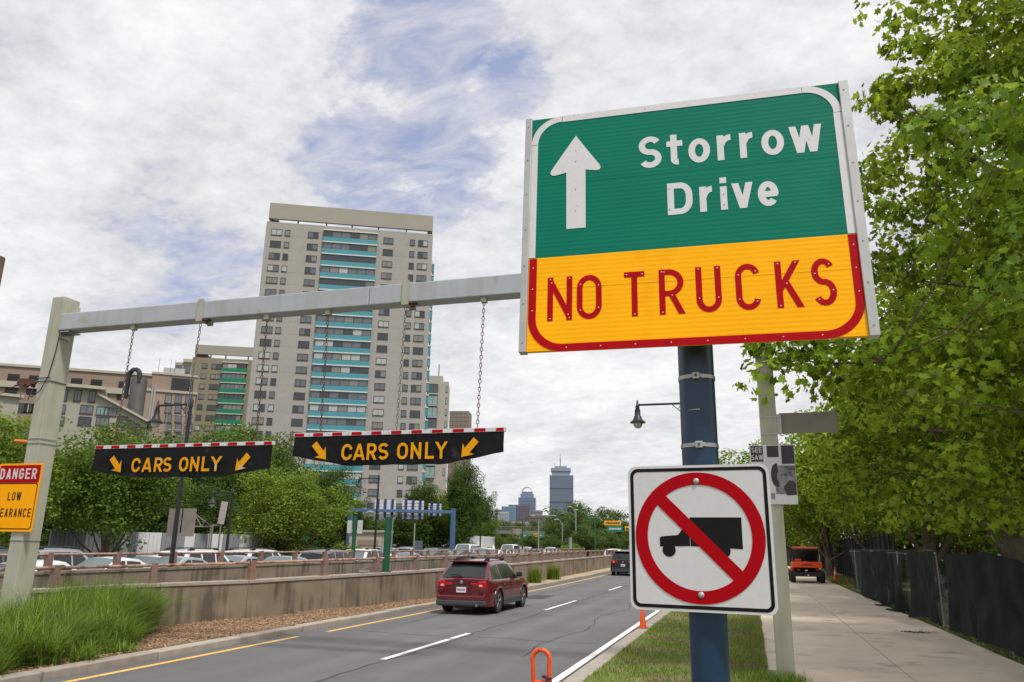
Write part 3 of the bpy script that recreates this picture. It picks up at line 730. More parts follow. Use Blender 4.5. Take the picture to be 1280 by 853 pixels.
W = [('S', -.256, -.118, .348, .572), ('t', -.086, .010, .352, .566), ('o', .044, .172, .350, .520), ('r', .214, .305, .350, .524), ('r', .345, .432, .350, .524), ('o', .470, .598, .350, .522), ('w', .630, .812, .345, .528),
     ('D', -.092, .055, .012, .226), ('r', .096, .180, .014, .182), ('i', .212, .258, .016, .232), ('v', .282, .402, .016, .184), ('e', .427, .542, .014, .178)]
for ch, a, c_, z0_, z1_ in W: letter(ch, a, c_, z0_, z1_, .039, M['sign_white'], b, yb_, .0010)
RV = MB()
def rv(x, z, r=.0042, y0=-.0155): RV.lathe([(r, 0), (r, -.0012), (r * .5, -.003)], (x, y0 + .0015, z), 8, 'y')
for ch, a, c_ in [('N', -.818, -.668), ('O', -.640, -.492), ('T', -.359, -.240), ('R', -.158, -.018), ('U', .050, .190), ('C', .268, .402), ('K', .484, .618), ('S', .675, .797)]:
    letter(ch, a, c_, -.622, -.341, .034, M['red'], b, yb_ - .0003, .0012)
    for ip, pth in enumerate(glyph(ch, a, c_, -.622, -.341, .034)):
        q_ = np.array([p for p in pth if p != 'c'], float); sl_ = np.r_[0, np.cumsum(np.linalg.norm(np.diff(q_, axis=0), axis=1))]; T_l = sl_[-1]
        for s_ in ([.014, T_l - .014] if T_l < .3 else [.014, T_l / 3, 2 * T_l / 3, T_l - .014]):
            if ip and s_ > T_l / 2 and ch in 'RKT': continue
            rv(float(np.interp(s_, sl_, q_[:, 0])), float(np.interp(s_, sl_, q_[:, 1])), .0040)
for z_ in np.linspace(-.27, -.55, 3): rv(-.911, z_); rv(.908, z_)
for x_ in np.linspace(-.70, .70, 8): rv(x_, -.791)
RV.build('rivets', M['sign_white'], b)
mb = MB()
for x_, z_ in ((-.652, .45), (-.652, .25), (-.652, .1), (-.652, .53), (-.08, .19), (-.08, .05), (.235, .05), (.235, .12)): mb.lathe([(.004, -.0168), (.004, -.0150)], (x_, 0, z_), 8, 'y')
mb.build('rivets', M['galv'], b)
mb = MB()
for zz in (-.62, -.1, .45): mb.box(-.9, .9, .021, .05, zz - .03, zz + .03)
mb.build('rear_brace', M['sign_alu'], b)

n_ = thing('no_trucks_sign', 'square white sign with a red circle crossing out a black truck', 'sign', (-.267, 4.386, 2.0), math.radians(-6.2))
MB().prism_y(rrect(-.384, .384, -.386, .386, .045, 8), 0, .006).build('panel', M['sign_white'], n_, fix=True)
MB().strip_y(rrect(-.370, .370, -.372, .372, .042, 8), rrect(-.352, .352, -.354, .354, .028, 8), -.0016, -.0002).build('black_border', M['black'], n_, fix=True)
yy_ = -.0002
TB = MB(); y1_, y2_ = -.0014, yy_
TB.prism_y([(-.045, -.048), (.228, -.060), (.228, .104), (-.045, .104)], y1_, y2_)
TB.prism_y([(-.212, -.052), (-.048, -.048), (-.048, .046), (-.083, .046), (-.112, .010), (-.200, .002), (-.212, -.004)], y1_ - .0001, y2_)
TB.build('truck_body', M['black'], n_, fix=True)
for cx_ in (-.163, .128): MB().prism_y(arc(cx_, -.070, .036, .036, 0, 345, 23), y1_ - .0003, y2_ - .0001).build('truck_wheel', M['black'], n_, fix=True)
MB().strip_y(arc(0, 0, .346, .346, 0, 354, 60), arc(0, 0, .279, .279, 0, 354, 60), -.0032, -.0018).build('red_circle', M['red'], n_, fix=True)
c45 = .198; w45 = .0245
MB().prism_y([(-c45 - w45, c45 - w45), (c45 - w45, -c45 - w45), (c45 + w45, -c45 + w45), (-c45 + w45, c45 + w45)], -.0030, -.0019).build('red_slash', M['red'], n_, fix=True)
for z_ in (.298, -.298): MB().lathe([(.016, -.0034), (.016, -.006), (.011, -.011), (.004, -.013)], (0, 0, z_), 16, 'y').build('bolt', M['sign_alu'], n_, smooth=True)
MB().box(-.03, .03, .0065, .05, -.33, .33).build('rear_bracket', M['galv'], n_)
LOCAL = False
# ------------------------------------------------------------------ buildings
def glassmat(name, col, rough=0.12, metal=0.0, spec=0.8): return mat(name, col, rough, metal, spec=spec, var=.15, scale=1.2)
G1 = glassmat('dark window glass', lin(48, 52, 58)); G2 = glassmat('grey window glass', lin(92, 97, 102)); G3 = mat('window with pale blind', lin(165, 168, 166), .3, var=.1, scale=2); G4 = glassmat('window with drawn curtain', lin(120, 116, 110), .3)
FR = mat('dark window frame', lin(62, 60, 58), .5)
rb = random.Random(5)
def pickglass(): return rb.choices([G1, G2, G3, G4], [4, 4, 2, 2])[0]
_wcache = {}
def fac_matrix(P0, ang): return Matrix.Translation(Vector(P0)) @ Matrix.Rotation(math.radians(ang), 4, 'Z')
# local facade frame: x along the facade, -y outwards, z up
def window_mesh(w, h, div, fr, mt_frame):
    key = ('w', round(w, 2), round(h, 2), div, round(fr, 3), mt_frame.name)
    if key not in _wcache:
        mb = MB(); mb.strip_y([(-w / 2, -h / 2), (w / 2, -h / 2), (w / 2, h / 2), (-w / 2, h / 2)], [(-w / 2 + fr, -h / 2 + fr), (w / 2 - fr, -h / 2 + fr), (w / 2 - fr, h / 2 - fr), (-w / 2 + fr, h / 2 - fr)], -.09, .0)
        for k in range(1, div): x = -w / 2 + w * k / div; mb.box(x - fr * .4, x + fr * .4, -.075, -.03, -h / 2 + fr, h / 2 - fr)
        mb.box(-w / 2 - .05, w / 2 + .05, -.14, -.001, -h / 2 - .09, -h / 2 - .002)
        o = mb.build('window', mt_frame); me = o.data; bpy.data.objects.remove(o); _wcache[key] = me
    return _wcache[key]
def pane_mesh(w, h, mt):
    key = ('p', round(w, 2), round(h, 2), mt.name)
    if key not in _wcache:
        mb = MB(); mb.box(-w / 2, w / 2, -.03, -.012, -h / 2, h / 2); o = mb.build('pane', mt); me = o.data; bpy.data.objects.remove(o); _wcache[key] = me
    return _wcache[key]
def place(me, name, parent, Mx):
    o = bpy.data.objects.new(name, me); COL.objects.link(o); o.parent = parent; o.matrix_basis = Mx; return o
def window(parent, x, z, w, h, div=2, fr=.07, y=0, glass=None, mframe=None):
    o = place(window_mesh(w, h, div, fr, mframe or FR), 'window', parent, Matrix.Translation((x, y, z)))
    pw = (w - 2 * fr) / div
    g0 = glass or pickglass()
    for k in range(div):
        gm = g0 if rb.random() < .7 else (glass or pickglass())
        place(pane_mesh(pw - .01, h - 2 * fr, gm), 'pane', o, Matrix.Translation((-w / 2 + fr + pw * (k + .5), 0, 0)))
    return o
def wallmat(name, rgb, var=.04, **k): return mat(name, lin(*rgb), .85, var=var, scale=.25, bump=.1, bscale=8, **k)
LOCAL = True
# big apartment tower
TW = thing('apartment_tower', 'tall beige apartment tower with turquoise balcony column and slab roof screen', 'building', (-100.1, 137.4, 0), math.radians(26.4))
wm = wallmat('beige precast wall', (156, 153, 148), .05, streak=.22, streak_col=lin(140, 134, 126))
tb = MB(); tb.box(-.3, 37.2, 0, 16, -.4, 71.6); tb.build('wall', wm, TW)
sc_m = wallmat('roof screen concrete', (152, 147, 137), .05)
tb = MB(); tb.box(0, 37.1, .2, .9, 72.5, 76.3); tb.box(0, 37.1, 15, 15.8, 72.5, 76.3); tb.box(0.0, .8, .9, 15, 72.5, 76.3); tb.box(36.3, 37.1, .9, 15, 72.5, 76.3); tb.build('roof_screen', sc_m, TW)
tb = MB()
for x in (.5, 6.5, 12.8, 18.6, 24.6, 31.0, 36.6): MB().box(x - .15, x + .15, .3, .8, 71.6, 72.5).build('screen_support', mat('dark support', lin(70, 60, 54), .8) if 'dark support' not in bpy.data.materials else bpy.data.materials['dark support'], TW)
tb.box(.2, 2.0, 1.2, 4, 71.6, 72.5); tb.box(36.0, 36.8, 1.2, 4, 71.6, 72.5)
tb.build('plant_room', bpy.data.materials['dark support'], TW)
jm = MB()
for k in range(25): jm.box(-.3, 37.2, -.012, -.002, 71.3 - 2.857 * k - .03, 71.3 - 2.857 * k)
jm.build('floor_joints', wallmat('joint line', (158, 152, 144)), TW)
TEAL = mat('turquoise balcony panel', lin(66, 138, 154), .6, var=.06, scale=.5); LIP = mat('pale slab edge', lin(198, 198, 192), .7)
bal_me = None
for k in range(24):
    z = 69.15 - 2.857 * k
    for x, w, dv in ((2.1, 2.4, 2), (4.5, 1.15, 1), (10.15, 2.35, 2), (27.05, 2.3, 2), (32.55, 1.15, 1), (35.0, 2.25, 2)):
        window(TW, x, z, w, 1.45 if dv == 2 else 1.4, dv, .09)
    if bal_me is None:
        mb = MB(); mb.box(-6.05, 6.05, -.55, 0, -2.05, -.62); o = mb.build('balcony', TEAL); bal_me = o.data; bpy.data.objects.remove(o)
        mb = MB(); mb.box(-6.1, 6.1, -.62, 0, .93, 1.19); o = mb.build('slab_edge', LIP); lip_me = o.data; bpy.data.objects.remove(o)
        mb = MB(); mb.box(-6.0, -5.86, -.5, -.02, -.62, .93); mb.box(5.86, 6.0, -.5, -.02, -.62, .93); mb.box(-6, 6, -.45, -.35, .80, .93); mb.box(-6, 6, -.45, -.35, -.62, -.50)
        for q in range(1, 6): mb.box(-6 + 2 * q - .06, -6 + 2 * q + .06, -.45, -.36, -.5, .8)
        mb.box(-5.85, 5.85, -.03, -.001, -.62, .93)
        o = mb.build('window_band', FR); wb_me = o.data; bpy.data.objects.remove(o)
    bl = place(bal_me, 'balcony', TW, Matrix.Translation((18.45, 0, z + .25)))
    place(lip_me, 'slab_edge', bl, Matrix()); place(wb_me, 'window_band', bl, Matrix())
    run = rb.choice([G1, G2, G2, G3, G3, G4])
    for q in range(6):
        gm = run if rb.random() < .55 else pickglass()
        place(pane_mesh(1.86, 1.28, gm), 'pane', bl, Matrix.Translation((-5 + 2 * q, -.36, .15)))
mb = MB()
for k in range(23): mb.box(37.2, 38.0, 3.5, 12, 63.6 - 2.857 * k, 65.4 - 2.857 * k)
mb.build('side_balconies', TEAL, TW)
mb = MB()
for k in range(23): mb.box(37.2, 38.05, 3.4, 12.1, 65.41 - 2.857 * k, 65.7 - 2.857 * k); mb.box(37.2, 37.6, 3.6, 11.9, 65.7 - 2.857 * k, 66.45 - 2.857 * k)
mb.build('side_slabs', LIP, TW)
# green-balconied block behind, to the left
GT = thing('apartment_block', 'olive brown apartment block with green balcony column left of the tall tower', 'building', (-148.2, 175.9, 0), math.radians(26.4))
om = wallmat('olive brick wall', (132, 124, 104), .06)
MB().box(-.2, 26, 0, 14, -.4, 51.8).build('wall', om, GT)
mb = MB(); mb.box(.1, 26, .3, 1, 52.9, 55.6); mb.box(.1, .9, 1, 13, 52.9, 55.6); mb.build('roof_screen', sc_m, GT)
mb = MB(); mb.box(.3, 3.6, 1.2, 4, 51.8, 52.9)
sg_m = mat('dark support grey', lin(84, 78, 72), .8); mb.build('plant_room', sg_m, GT)
for x in (4.5, 8.6, 14.8, 20): MB().box(x - .15, x + .15, .4, .9, 51.8, 52.9).build('screen_support', sg_m, GT)
GRN = mat('green balcony panel', lin(0, 118, 84), .6, var=.06, scale=.5)
for k in range(17):
    z = 49.45 - 2.95 * k
    window(GT, 3.3, z, 1.45, 1.4, 1, .08); window(GT, 6.5, z, 2.7, 1.4, 2, .08); window(GT, 17.5, z, 2.4, 1.4, 2, .08)
    mb = MB(); mb.box(8.0, 15.0, -.6, 0, z - 2.1 + .35, z - .4); bl = mb.build('balcony', GRN, GT)
    MB().box(8.0, 15.05, -.66, 0, z + 1.12, z + 1.33).build('slab_edge', LIP, bl)
    mb = MB(); mb.box(8.2, 14.6, -.46, -.4, z + .85, z + 1.11); mb.box(8.2, 8.3, -.45, 0, z - .4, z + .9); mb.box(14.5, 14.6, -.45, 0, z - .4, z + .9); mb.build('window_band', FR, bl)
    run = rb.choice([G1, G2, G3, G4])
    for q in range(5):
        gm = run if rb.random() < .6 else pickglass()
        o = place(pane_mesh(1.16, 1.2, gm), 'pane', bl, Matrix.Translation((8.95 + 1.24 * q, -.40, z + .24)))
LOCAL = False

def block(name, label, P0, ang, w, h, depth, mt, roof=None, z0=-.4, cat='building'):
    """a building body whose front bottom-left corner is P0; returns the empty, children in its local frame"""
    t = thing(name, label, cat, (P0[0], P0[1], 0), math.radians(ang))
    mb = MB(); mb.box(0, w, 0, depth, z0, h); o = mb.build('wall', mt); o.parent = t
    return t
def lpart(name, mb, mt, t, **k):
    o = mb.build(name, mt, **k); o.parent = t; return o
def fx(px, py, P0, ang):            # (along, height) on a facade
    q = onplane(px, py, (P0[0], P0[1], 0), ang); return ((q[0] - P0[0]) * math.cos(math.radians(ang)) + (q[1] - P0[1]) * math.sin(math.radians(ang)), q[2])
# hospital range on the far left
ang = 60
TAN = wallmat('tan brick', (138, 121, 108), .06); TAN2 = wallmat('pink tan brick', (150, 131, 116), .05); BAND = wallmat('pale stone band', (168, 162, 150)); LOUV = mat('black louvre', lin(34, 34, 38), .6)
A = atd(0, 457, 180); A_z = A[2]; B_ = atd(152, 467.6, 180); kz = (A_z - CAM_H) / (B_[2] - CAM_H); B_ = C0 + (B_ - C0) * kz; ang = math.degrees(math.atan2(B_[1] - A[1], B_[0] - A[0])); A = (A[0], A[1]); dirA = np.array([math.cos(math.radians(ang)), math.sin(math.radians(ang))])
A2 = (A[0] - dirA[0] * 20, A[1] - dirA[1] * 20)
H1 = block('hospital_wing', 'long tan brick hospital wing with black louvres under a flat roof', A2, ang, 50, 34.6, 20, TAN)
f1 = lambda x, y: fx(x, y, A2, ang)
zz = [f1(x, y)[1] for x, y in ((10, 475), (37, 462))]
mb = MB(); zb = f1(60, 480)[1]; mb.box(-.1, 50.1, -.5, 0, zb - 1.2, zb); mb.box(-.1, 50.1, -.3, .5, 34.6, 35.1); lpart('cornice', mb, BAND, H1)
for xa, xb in ((10, 25), (37, 49), (90, 104), (115, 129), (150, 158)):
    u0, u1 = f1(xa, 470)[0], f1(xb, 470)[0]
    mb = MB(); mb.box(u0, u1, -.12, 0, 29.3, 33.1)
    for q in np.arange(29.5, 33, .5): mb.box(u0, u1, -.2, -.12, q, q + .18)
    lpart('louvre', mb, LOUV, H1)
for xa in (32, 40, 47): window(H1, f1(xa, 488)[0], 26.5, 1.8, 1.8, 2, .1)
for q in range(8):
    window(H1, 3 + q * 6, 21.5, 2.4, 1.8, 2, .1)
P = atd(72, 479.8, 140); B_ = atd(123.7, 484.3, 140); B_ = C0 + (B_ - C0) * ((P[2] - CAM_H) / (B_[2] - CAM_H)); ang2 = math.degrees(math.atan2(B_[1] - P[1], B_[0] - P[0])); print('ANG', ang, ang2)
WQ = (P[0], P[1]); WHT = wallmat('pale limestone', (156, 153, 142), .04)
f2 = lambda x, y: fx(x, y, WQ, ang2)
w2 = f2(123.7, 484.3)[0]; hh = f2(96, 482)[1]
WBd = block('hospital_annex', 'pale limestone annex with an overhanging roof and a sloping glazed wing', WQ, ang2, w2, hh - .5, 12, WHT)
lpart('roof', MB().box(-1.0, w2 + 1.0, -1.3, 12, hh - .49, hh - .0), BAND, WBd)
for px, py, w, h in ((80, 494, 1.0, 1.8), (97, 495, 1.0, 1.8), (115, 496, 1.0, 1.8), (76, 511, 1.4, 1.4), (108.5, 512, 1.9, 1.4), (74, 526, 1.4, 1.4), (106, 526.5, 1.9, 1.4)):
    if w: u_, z_ = f2(px, py); window(WBd, u_, z_, w, h, 2, .1, glass=rb.choice([G1, G2]))
u1 = f2(184, 529)[0]; zlow = f2(184, 529)[1]
sl_ = MB(); sl_.add([(w2 + .02, 0, -.4), (u1, 0, -.4), (u1, 0, zlow), (w2 + .02, 0, hh - 1), (w2 + .02, 10, -.4), (u1, 10, -.4), (u1, 10, zlow), (w2 + .02, 10, hh - 1)], [(0, 1, 2, 3), (7, 6, 5, 4), (1, 5, 6, 2), (3, 2, 6, 7), (0, 3, 7, 4)])
lpart('sloping_wing', sl_, WHT, WBd)
sr = MB(); sr.add([(w2, -.8, hh - .9), (u1 + .8, -.8, zlow + .1), (u1 + .8, 10, zlow + .1), (w2, 10, hh - .9), (w2, -.8, hh - 1.3), (u1 + .8, -.8, zlow - .3), (u1 + .8, 10, zlow - .3), (w2, 10, hh - 1.3)], [(0, 1, 2, 3), (7, 6, 5, 4), (0, 4, 5, 1), (1, 5, 6, 2)])
lpart('sloping_roof', sr, BAND, WBd)
for px, py in ((128.5, 514), (138, 515), (128, 527)): u_, z_ = f2(px, py); window(WBd, u_, z_, 1.9, 1.4, 3, .1, glass=mat('aqua glass', lin(118, 150, 150), .2) if py == 514 else G2)
for q in range(4): u_ = w2 + (u1 - w2) * (.52 + q * .12); window(WBd, u_, hh - 1 + (zlow - hh + 1) * (.52 + q * .12) - 2.0, 1.6, 1.6, 2, .1, glass=G1)
PL = atd(0, 487, 130); lw = block('hospital_annex', 'low pale grey annex with blue glass beside the left gantry post', (PL[0] - 8, PL[1] - 6), 60, 12.5, PL[2] - .3, 10, WHT)
lpart('roof', MB().box(-.3, 12.9, -.6, 10, PL[2] - .29, PL[2] + .1), BAND, lw)
for x in (6.5, 9.6): window(lw, x, 16.2, 2.4, 2.2, 3, .1, glass=mat('blue glass', lin(96, 140, 158), .2))
# boiler flue and pipes
cp = atd(171, 500, 150); ch_ = thing('boiler_flue', 'fat dark grey boiler flue with a black elbow pipe on top', 'flue', (cp[0], cp[1], 0))
DG = mat('soot grey steel', lin(78, 76, 76), .6, var=.15, scale=.6)
MB().lathe([(1.35, 0), (1.35, 29.0), (1.1, 29.7)], (cp[0], cp[1], 0), 20).build('flue', DG, ch_, smooth=True)
MB().tube([(cp[0] - 1.75, cp[1] - .9, 26)] + [(cp[0] - .55 - 1.2 * math.cos(t_), cp[1] - .8 , 29.8 + 1.25 * math.sin(t_)) for t_ in np.linspace(0, PI, 10)] + [(cp[0] + .65, cp[1] - .8, 28.5)], .42, 10).build('elbow_pipe', LOUV, ch_, smooth=True)
mb = MB()
for dx in (-2.7, 2.7, 3.2): mb.lathe([(.18, 0), (.18, 28.6)], (cp[0] + dx * .6, cp[1] + dx * .6, 0), 8)
mb.build('thin_pipes', mat('pale pipe', lin(150, 150, 148), .5), ch_)
# pink-tan block
Q = atd(172, 489, 165); QB = (Q[0], Q[1]); ang3 = 40
f3 = lambda x, y: fx(x, y, QB, ang3); w3 = f3(245, 494)[0]; h3 = f3(175, 488)[1]
TB3 = block('brick_block', 'pink tan brick block with a blank left wall and small windows', QB, ang3, w3, h3, 16, TAN2)
lpart('parapet', MB().box(-.2, w3 + .2, -.25, 16, h3, h3 + .5), BAND, TB3)
lpart('bay_joint', MB().box(f3(208, 520)[0], f3(208, 520)[0] + .2, -.1, 0, 0, h3), TAN, TB3)
jm = MB()
for q in range(7): jm.box(f3(208, 520)[0], w3, -.06, 0, h3 - 4.4 - q * 2.95, h3 - 4.25 - q * 2.95)
lpart('string_courses', jm, BAND, TB3)
for rrow, yv_ in enumerate((499, 511, 523, 535, 548)):
    for px in (210.5, 223, 236): u_, z_ = f3(px, yv_); window(TB3, u_, z_, 1.25, 1.7, 1, .1, glass=mat('greenish glass', lin(110, 128, 128), .25) if px == 210.5 and rrow == 0 else G2)
mb = MB(); mb.box(2.2, w3, 2, 12, h3 + .5, h3 + 3.9); lpart('penthouse', mb, TAN, TB3)
u0, u1_ = f3(214, 480)[0], f3(235, 480)[0]
lpart('louvre', MB().box(u0, u1_ + 1, 1.8, 1.99, h3 + .9, h3 + 3.4), LOUV, TB3)
lpart('penthouse_cap', MB().box(2.0, w3, 1.8, 12, h3 + 3.9, h3 + 4.3), BAND, TB3)
mb = MB(); mb.box(4, 8, 3, 6, h3 + 4.3, h3 + 5.6)
for x in (3, 5.2, 6.0): mb.box(x, x + .12, 3, 3.12, h3 + 4.3, h3 + 7.4)
lpart('roof_plant', mb, G3, TB3)
Q = atd(219, 453, 300); gp = block('glazed_penthouse', 'small white glazed rooftop tower behind the brick block', (Q[0], Q[1]), 20, 9, Q[2], 9, WHT)
for k in range(3):
    for x in (1.5, 4.5, 7.5): window(gp, x, Q[2] - 2.5 - 4 * k, 2.4, 2.8, 2, .15, glass=G2)
lpart('roof', MB().box(3, 9.6, -.6, 9, Q[2], Q[2] + 1.2), BAND, gp)
# glass bay tower and box right of the big tower
Q = atd(531, 471, 262); gb = (Q[0], Q[1]); ang4 = 20
f4 = lambda x, y: fx(x, y, gb, ang4); w4 = f4(561, 478)[0]; h4 = f4(545, 477)[1]
GB = block('glass_bay_building', 'beige office building with green glass bays right of the tall tower', gb, ang4, w4, h4, 14, wallmat('beige cladding', (168, 160, 152)))
lpart('roof_plant', MB().box(.5, w4 - 2.2, 2, 9, h4, h4 + 2.4), WHT, GB)
lpart('mast', MB().box(4.5, 4.8, 3, 3.3, h4 + 2.4, h4 + 6.8), LOUV, GB)
GG = mat('green tinted glass', lin(140, 162, 158), .15, var=.15, scale=.5)
for k in range(8):
    z_ = h4 - 2.6 - 4.05 * k
    window(GB, w4 * .28, z_, w4 * .58, 3.2, 3, .12, y=-.5, glass=GG if k % 3 else G2)
    lpart('bay_floor', MB().box(w4 * .0, w4 * .58, -.8, 0, z_ - 2.1, z_ - 1.65), mat('pale blue spandrel', lin(150, 172, 180), .4) if k == 0 else bpy.data.materials['pale blue spandrel'], GB)
    window(GB, w4 * .93, z_, .7, 2.2, 1, .08, glass=GG)
Q = atd(562, 514, 300); w5 = 7.6
BX = block('brown_block', 'plain brown grey box building behind the glass bays', (Q[0], Q[1]), 12, w5, Q[2], 9, wallmat('brown cladding', (128, 116, 108)))
jm = MB()
for q in range(14): jm.box(-.02, w5 + .02, -.06, 0, Q[2] - 1 - q * 1.6, Q[2] - .92 - q * 1.6)
for q in range(1, 5): jm.box(q * w5 / 5, q * w5 / 5 + .08, -.05, 0, 0, Q[2])
lpart('cladding_joints', jm, wallmat('brown joint', (108, 98, 92)), BX)

# far skyline
def tower(name, label, px0, px1, ptop, D, depth, mt, floors, mband, bandh=.5, ang=16, cols=0):
    q0, q1 = atd(px0, ptop, D), atd(px1, ptop, D); w = math.hypot(*(q1 - q0)[:2]); h = q0[2]
    t = block(name, label, (q0[0], q0[1]), ang, w, h, depth, mt)
    fh = h / floors
    me = None
    for k in range(floors):
        z_ = fh * (k + .5)
        if me is None:
            mb = MB(); mb.box(.3, w - .3, -.6, 0, -fh * bandh / 2, fh * bandh / 2); mb.box(w, w + .6, .5, depth - .5, -fh * bandh / 2, fh * bandh / 2)
            o = mb.build('window_band', mband); me = o.data; bpy.data.objects.remove(o)
        place(me, 'window_band', t, Matrix.Translation((0, 0, z_)))
    if cols:
        mb = MB()
        for q in range(cols + 1): x = q * w / cols; mb.box(x - w / cols * .12, x + w / cols * .12, -1.2, -.61, 0, h)
        lpart('columns', mb, mt, t)
    return t, w, h
PB = mat('blue grey cladding', lin(132, 142, 160), .35, var=.05, scale=.02); PBD = mat('blue grey glass', lin(108, 120, 142), .25)
tw, w, h = tower('skyscraper', 'tall blue grey office skyscraper with rooftop mast on the horizon', 687, 716, 594, 1500, 46, PB, 46, PBD, .55, 12)
lpart('dark_band', MB().box(-.3, w + .3, -.9, 0, h * .60, h * .62).box(-.3, w + .3, -.9, 0, h * .80, h * .815), mat('mechanical band', lin(70, 78, 96), .5), tw)
lpart('crown', MB().box(4, w - 6, 4, 40, h, h + 8).box(2, w - 4, 2, 42, h + 8, h + 14).box(10, w - 12, 8, 30, h + 14, h + 18), PB, tw)
mb = MB(); mb.tube([(w * .45, 20, h + 18), (w * .45, 20, h + 34)], 1.0, 6); mb.tube([(w * .45, 20, h + 34), (w * .45, 20, h + 44)], .4, 6)
for x, hh_ in ((.2, 26), (.3, 20), (.7, 22)): mb.tube([(w * x, 20, h + 12), (w * x, 20, h + hh_)], .35, 5)
lpart('mast', mb, mat('mast grey', lin(110, 114, 122), .5), tw)
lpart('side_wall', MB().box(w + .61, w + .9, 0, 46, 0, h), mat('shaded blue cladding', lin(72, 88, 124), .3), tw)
tw, w, h = tower('skyscraper', 'blue glass skyscraper with an arched open crown on the horizon', 648, 669, 622, 1700, 34, mat('blue glass', lin(92, 112, 142), .25), 34, mat('pale blue glass', lin(124, 142, 166), .3), .4, 12)
lpart('shoulder', MB().box(4, w - 4, 4, 30, h, h + 8).box(7, w - 7, 6, 28, h + 8, h + 13), mat('blue crown glass', lin(112, 128, 152), .3), tw)
mb = MB()
for yy0 in (6, 17, 28): mb.tube([(w / 2 - 12 * math.cos(t_), yy0, h + 11 + 12 * math.sin(t_)) for t_ in np.linspace(.0, PI, 12)], .9, 5)
lpart('arched_crown', mb, LIP, tw)
for args in [('office_tower', 'brown ribbed office slab with flat cap in front of the arched skyscraper', 636, 662, 631, 1150, 24, mat('mauve brown', lin(120, 110, 122), .7), 16, mat('mauve glass', lin(92, 92, 110), .4), .45, 14, 9),
             ('office_tower', 'teal glass office tower in the distant cluster', 627, 644, 633, 1050, 20, mat('teal blue', lin(126, 152, 170), .3), 16, mat('deep teal glass', lin(100, 134, 156), .2), .5, 14, 0),
             ('office_tower', 'white gridded office block low in the distant cluster', 623, 635, 640, 950, 16, mat('pale grid', lin(178, 180, 184), .6), 9, mat('pale grid glass', lin(136, 142, 152), .4), .45, 14, 6),
             ('office_tower', 'mauve block at the left end of the distant cluster', 619, 628, 637, 1300, 20, mat('dusty mauve', lin(124, 118, 128), .7), 12, mat('dusty glass', lin(104, 102, 114), .5), .4, 14, 0),
             ('office_tower', 'low brown brick block right of the distant cluster', 662, 692, 644, 1000, 24, mat('brick mauve', lin(124, 104, 108), .8), 7, mat('brick mauve glass', lin(98, 88, 96), .5), .4, 14, 8),
             ('office_tower', 'grey stepped block between the two skyscrapers', 666, 678, 638, 1350, 24, mat('dull grey', lin(132, 130, 138), .7), 9, mat('dull glass', lin(104, 106, 118), .5), .4, 14, 0),
             ('office_tower', 'pale low block behind the footbridge', 640, 660, 652, 700, 20, mat('warm grey', lin(150, 140, 138), .8), 4, mat('warm glass', lin(110, 106, 108), .5), .4, 14, 0)]:
    nm, lb, a_, b_, pt, D_, dp, m1, fl, m2, bh, an, cl = args
    tower(nm, lb, a_, b_, pt, D_, dp, m1, fl, m2, bh, an, cl)
# footbridge
q0, q1 = atd(596, 664, 255), atd(800, 668, 262)
fb = thing('footbridge', 'grey footbridge crossing the highway below the distant skyline', 'bridge', (q0[0], q0[1], 0))
BR = mat('bridge concrete', lin(112, 112, 108), .8, var=.1, scale=.4)
dzx = (q1 - q0)[:2]; MB().quadbox(q0[:2], q1[:2], 3.0, 5.0, 6.1).build('deck', BR, fb)
mb = MB(); nn = 40
for k in range(nn + 1):
    c_ = q0[:2] + dzx * k / nn; mb.box(c_[0] - .06, c_[0] + .06, c_[1] - .1, c_[1], 6.1, 7.3)
mb.quadbox(q0[:2], q1[:2], .1, 7.25, 7.4); mb.quadbox(q0[:2], q1[:2], .08, 6.6, 6.68)
mb.build('handrail', BR, fb)
for px in (645, 690): c_ = onplane(px, 670, q0, math.degrees(math.atan2(dzx[1], dzx[0]))); MB().box(c_[0] - (1.1 if px == 645 else .35), c_[0] + (1.1 if px == 645 else .35), c_[1] - .3, c_[1] + 2.5, -.3, 6.6 if px == 645 else 5).build('pier', BR if px != 645 else mat('pale pier', lin(158, 148, 138), .8, var=.4, scale=1.2), fb)
# white and grey site hoarding
hd = thing('site_hoarding', 'white and grey panelled site hoarding behind the stopped traffic', 'hoarding', tuple(atd(230, 690, 47) * [1, 1, 0]))
HW, HG = mat('white hoarding', lin(214, 214, 214), .5, var=.04, scale=1), mat('grey hoarding', lin(136, 140, 144), .6, var=.06, scale=1)
edges = [60, 84, 104, 126, 150, 160, 170, 184, 200, 216, 229, 242, 258, 277, 298, 314, 329]; cols_ = [1, 1, 0, 1, 0, 1, 0, 0, 1, 1, 0, 1, 0, 1, 0, 1]
hp = lambda px: np.array((atd(px, 690, 44 + (px - 60) * .03)[0], atd(px, 690, 44 + (px - 60) * .03)[1]))
for a_, b_, c_ in zip(edges, edges[1:], cols_):
    P_, Q_ = hp(a_), hp(b_); d_ = (Q_ - P_) / np.linalg.norm(Q_ - P_)
    mb = MB(); mb.quadbox(P_, Q_ - d_ * .02, .06, 0, 2.25)
    L_ = np.linalg.norm(Q_ - P_); nr = max(3, int(L_ / .22)); nrm = np.array([-d_[1], d_[0]])
    for q in range(nr): s0 = P_ + d_ * (L_ * q / nr) - nrm * .03; mb.quadbox(s0, s0 + d_ * .07, .03, .02, 2.2)
    mb.build('panel', HG if c_ else HW, hd)
S0 = hp(329); sh = thing('site_cabin', 'dark grey site cabin with a small window and white corner post', 'cabin', (S0[0], S0[1], 0)); S1_ = hp(352)
MB().quadbox(S0, S1_, 2.5, 0, 2.35).build('wall', mat('cabin grey', lin(74, 76, 80), .6, var=.1, scale=1), sh)
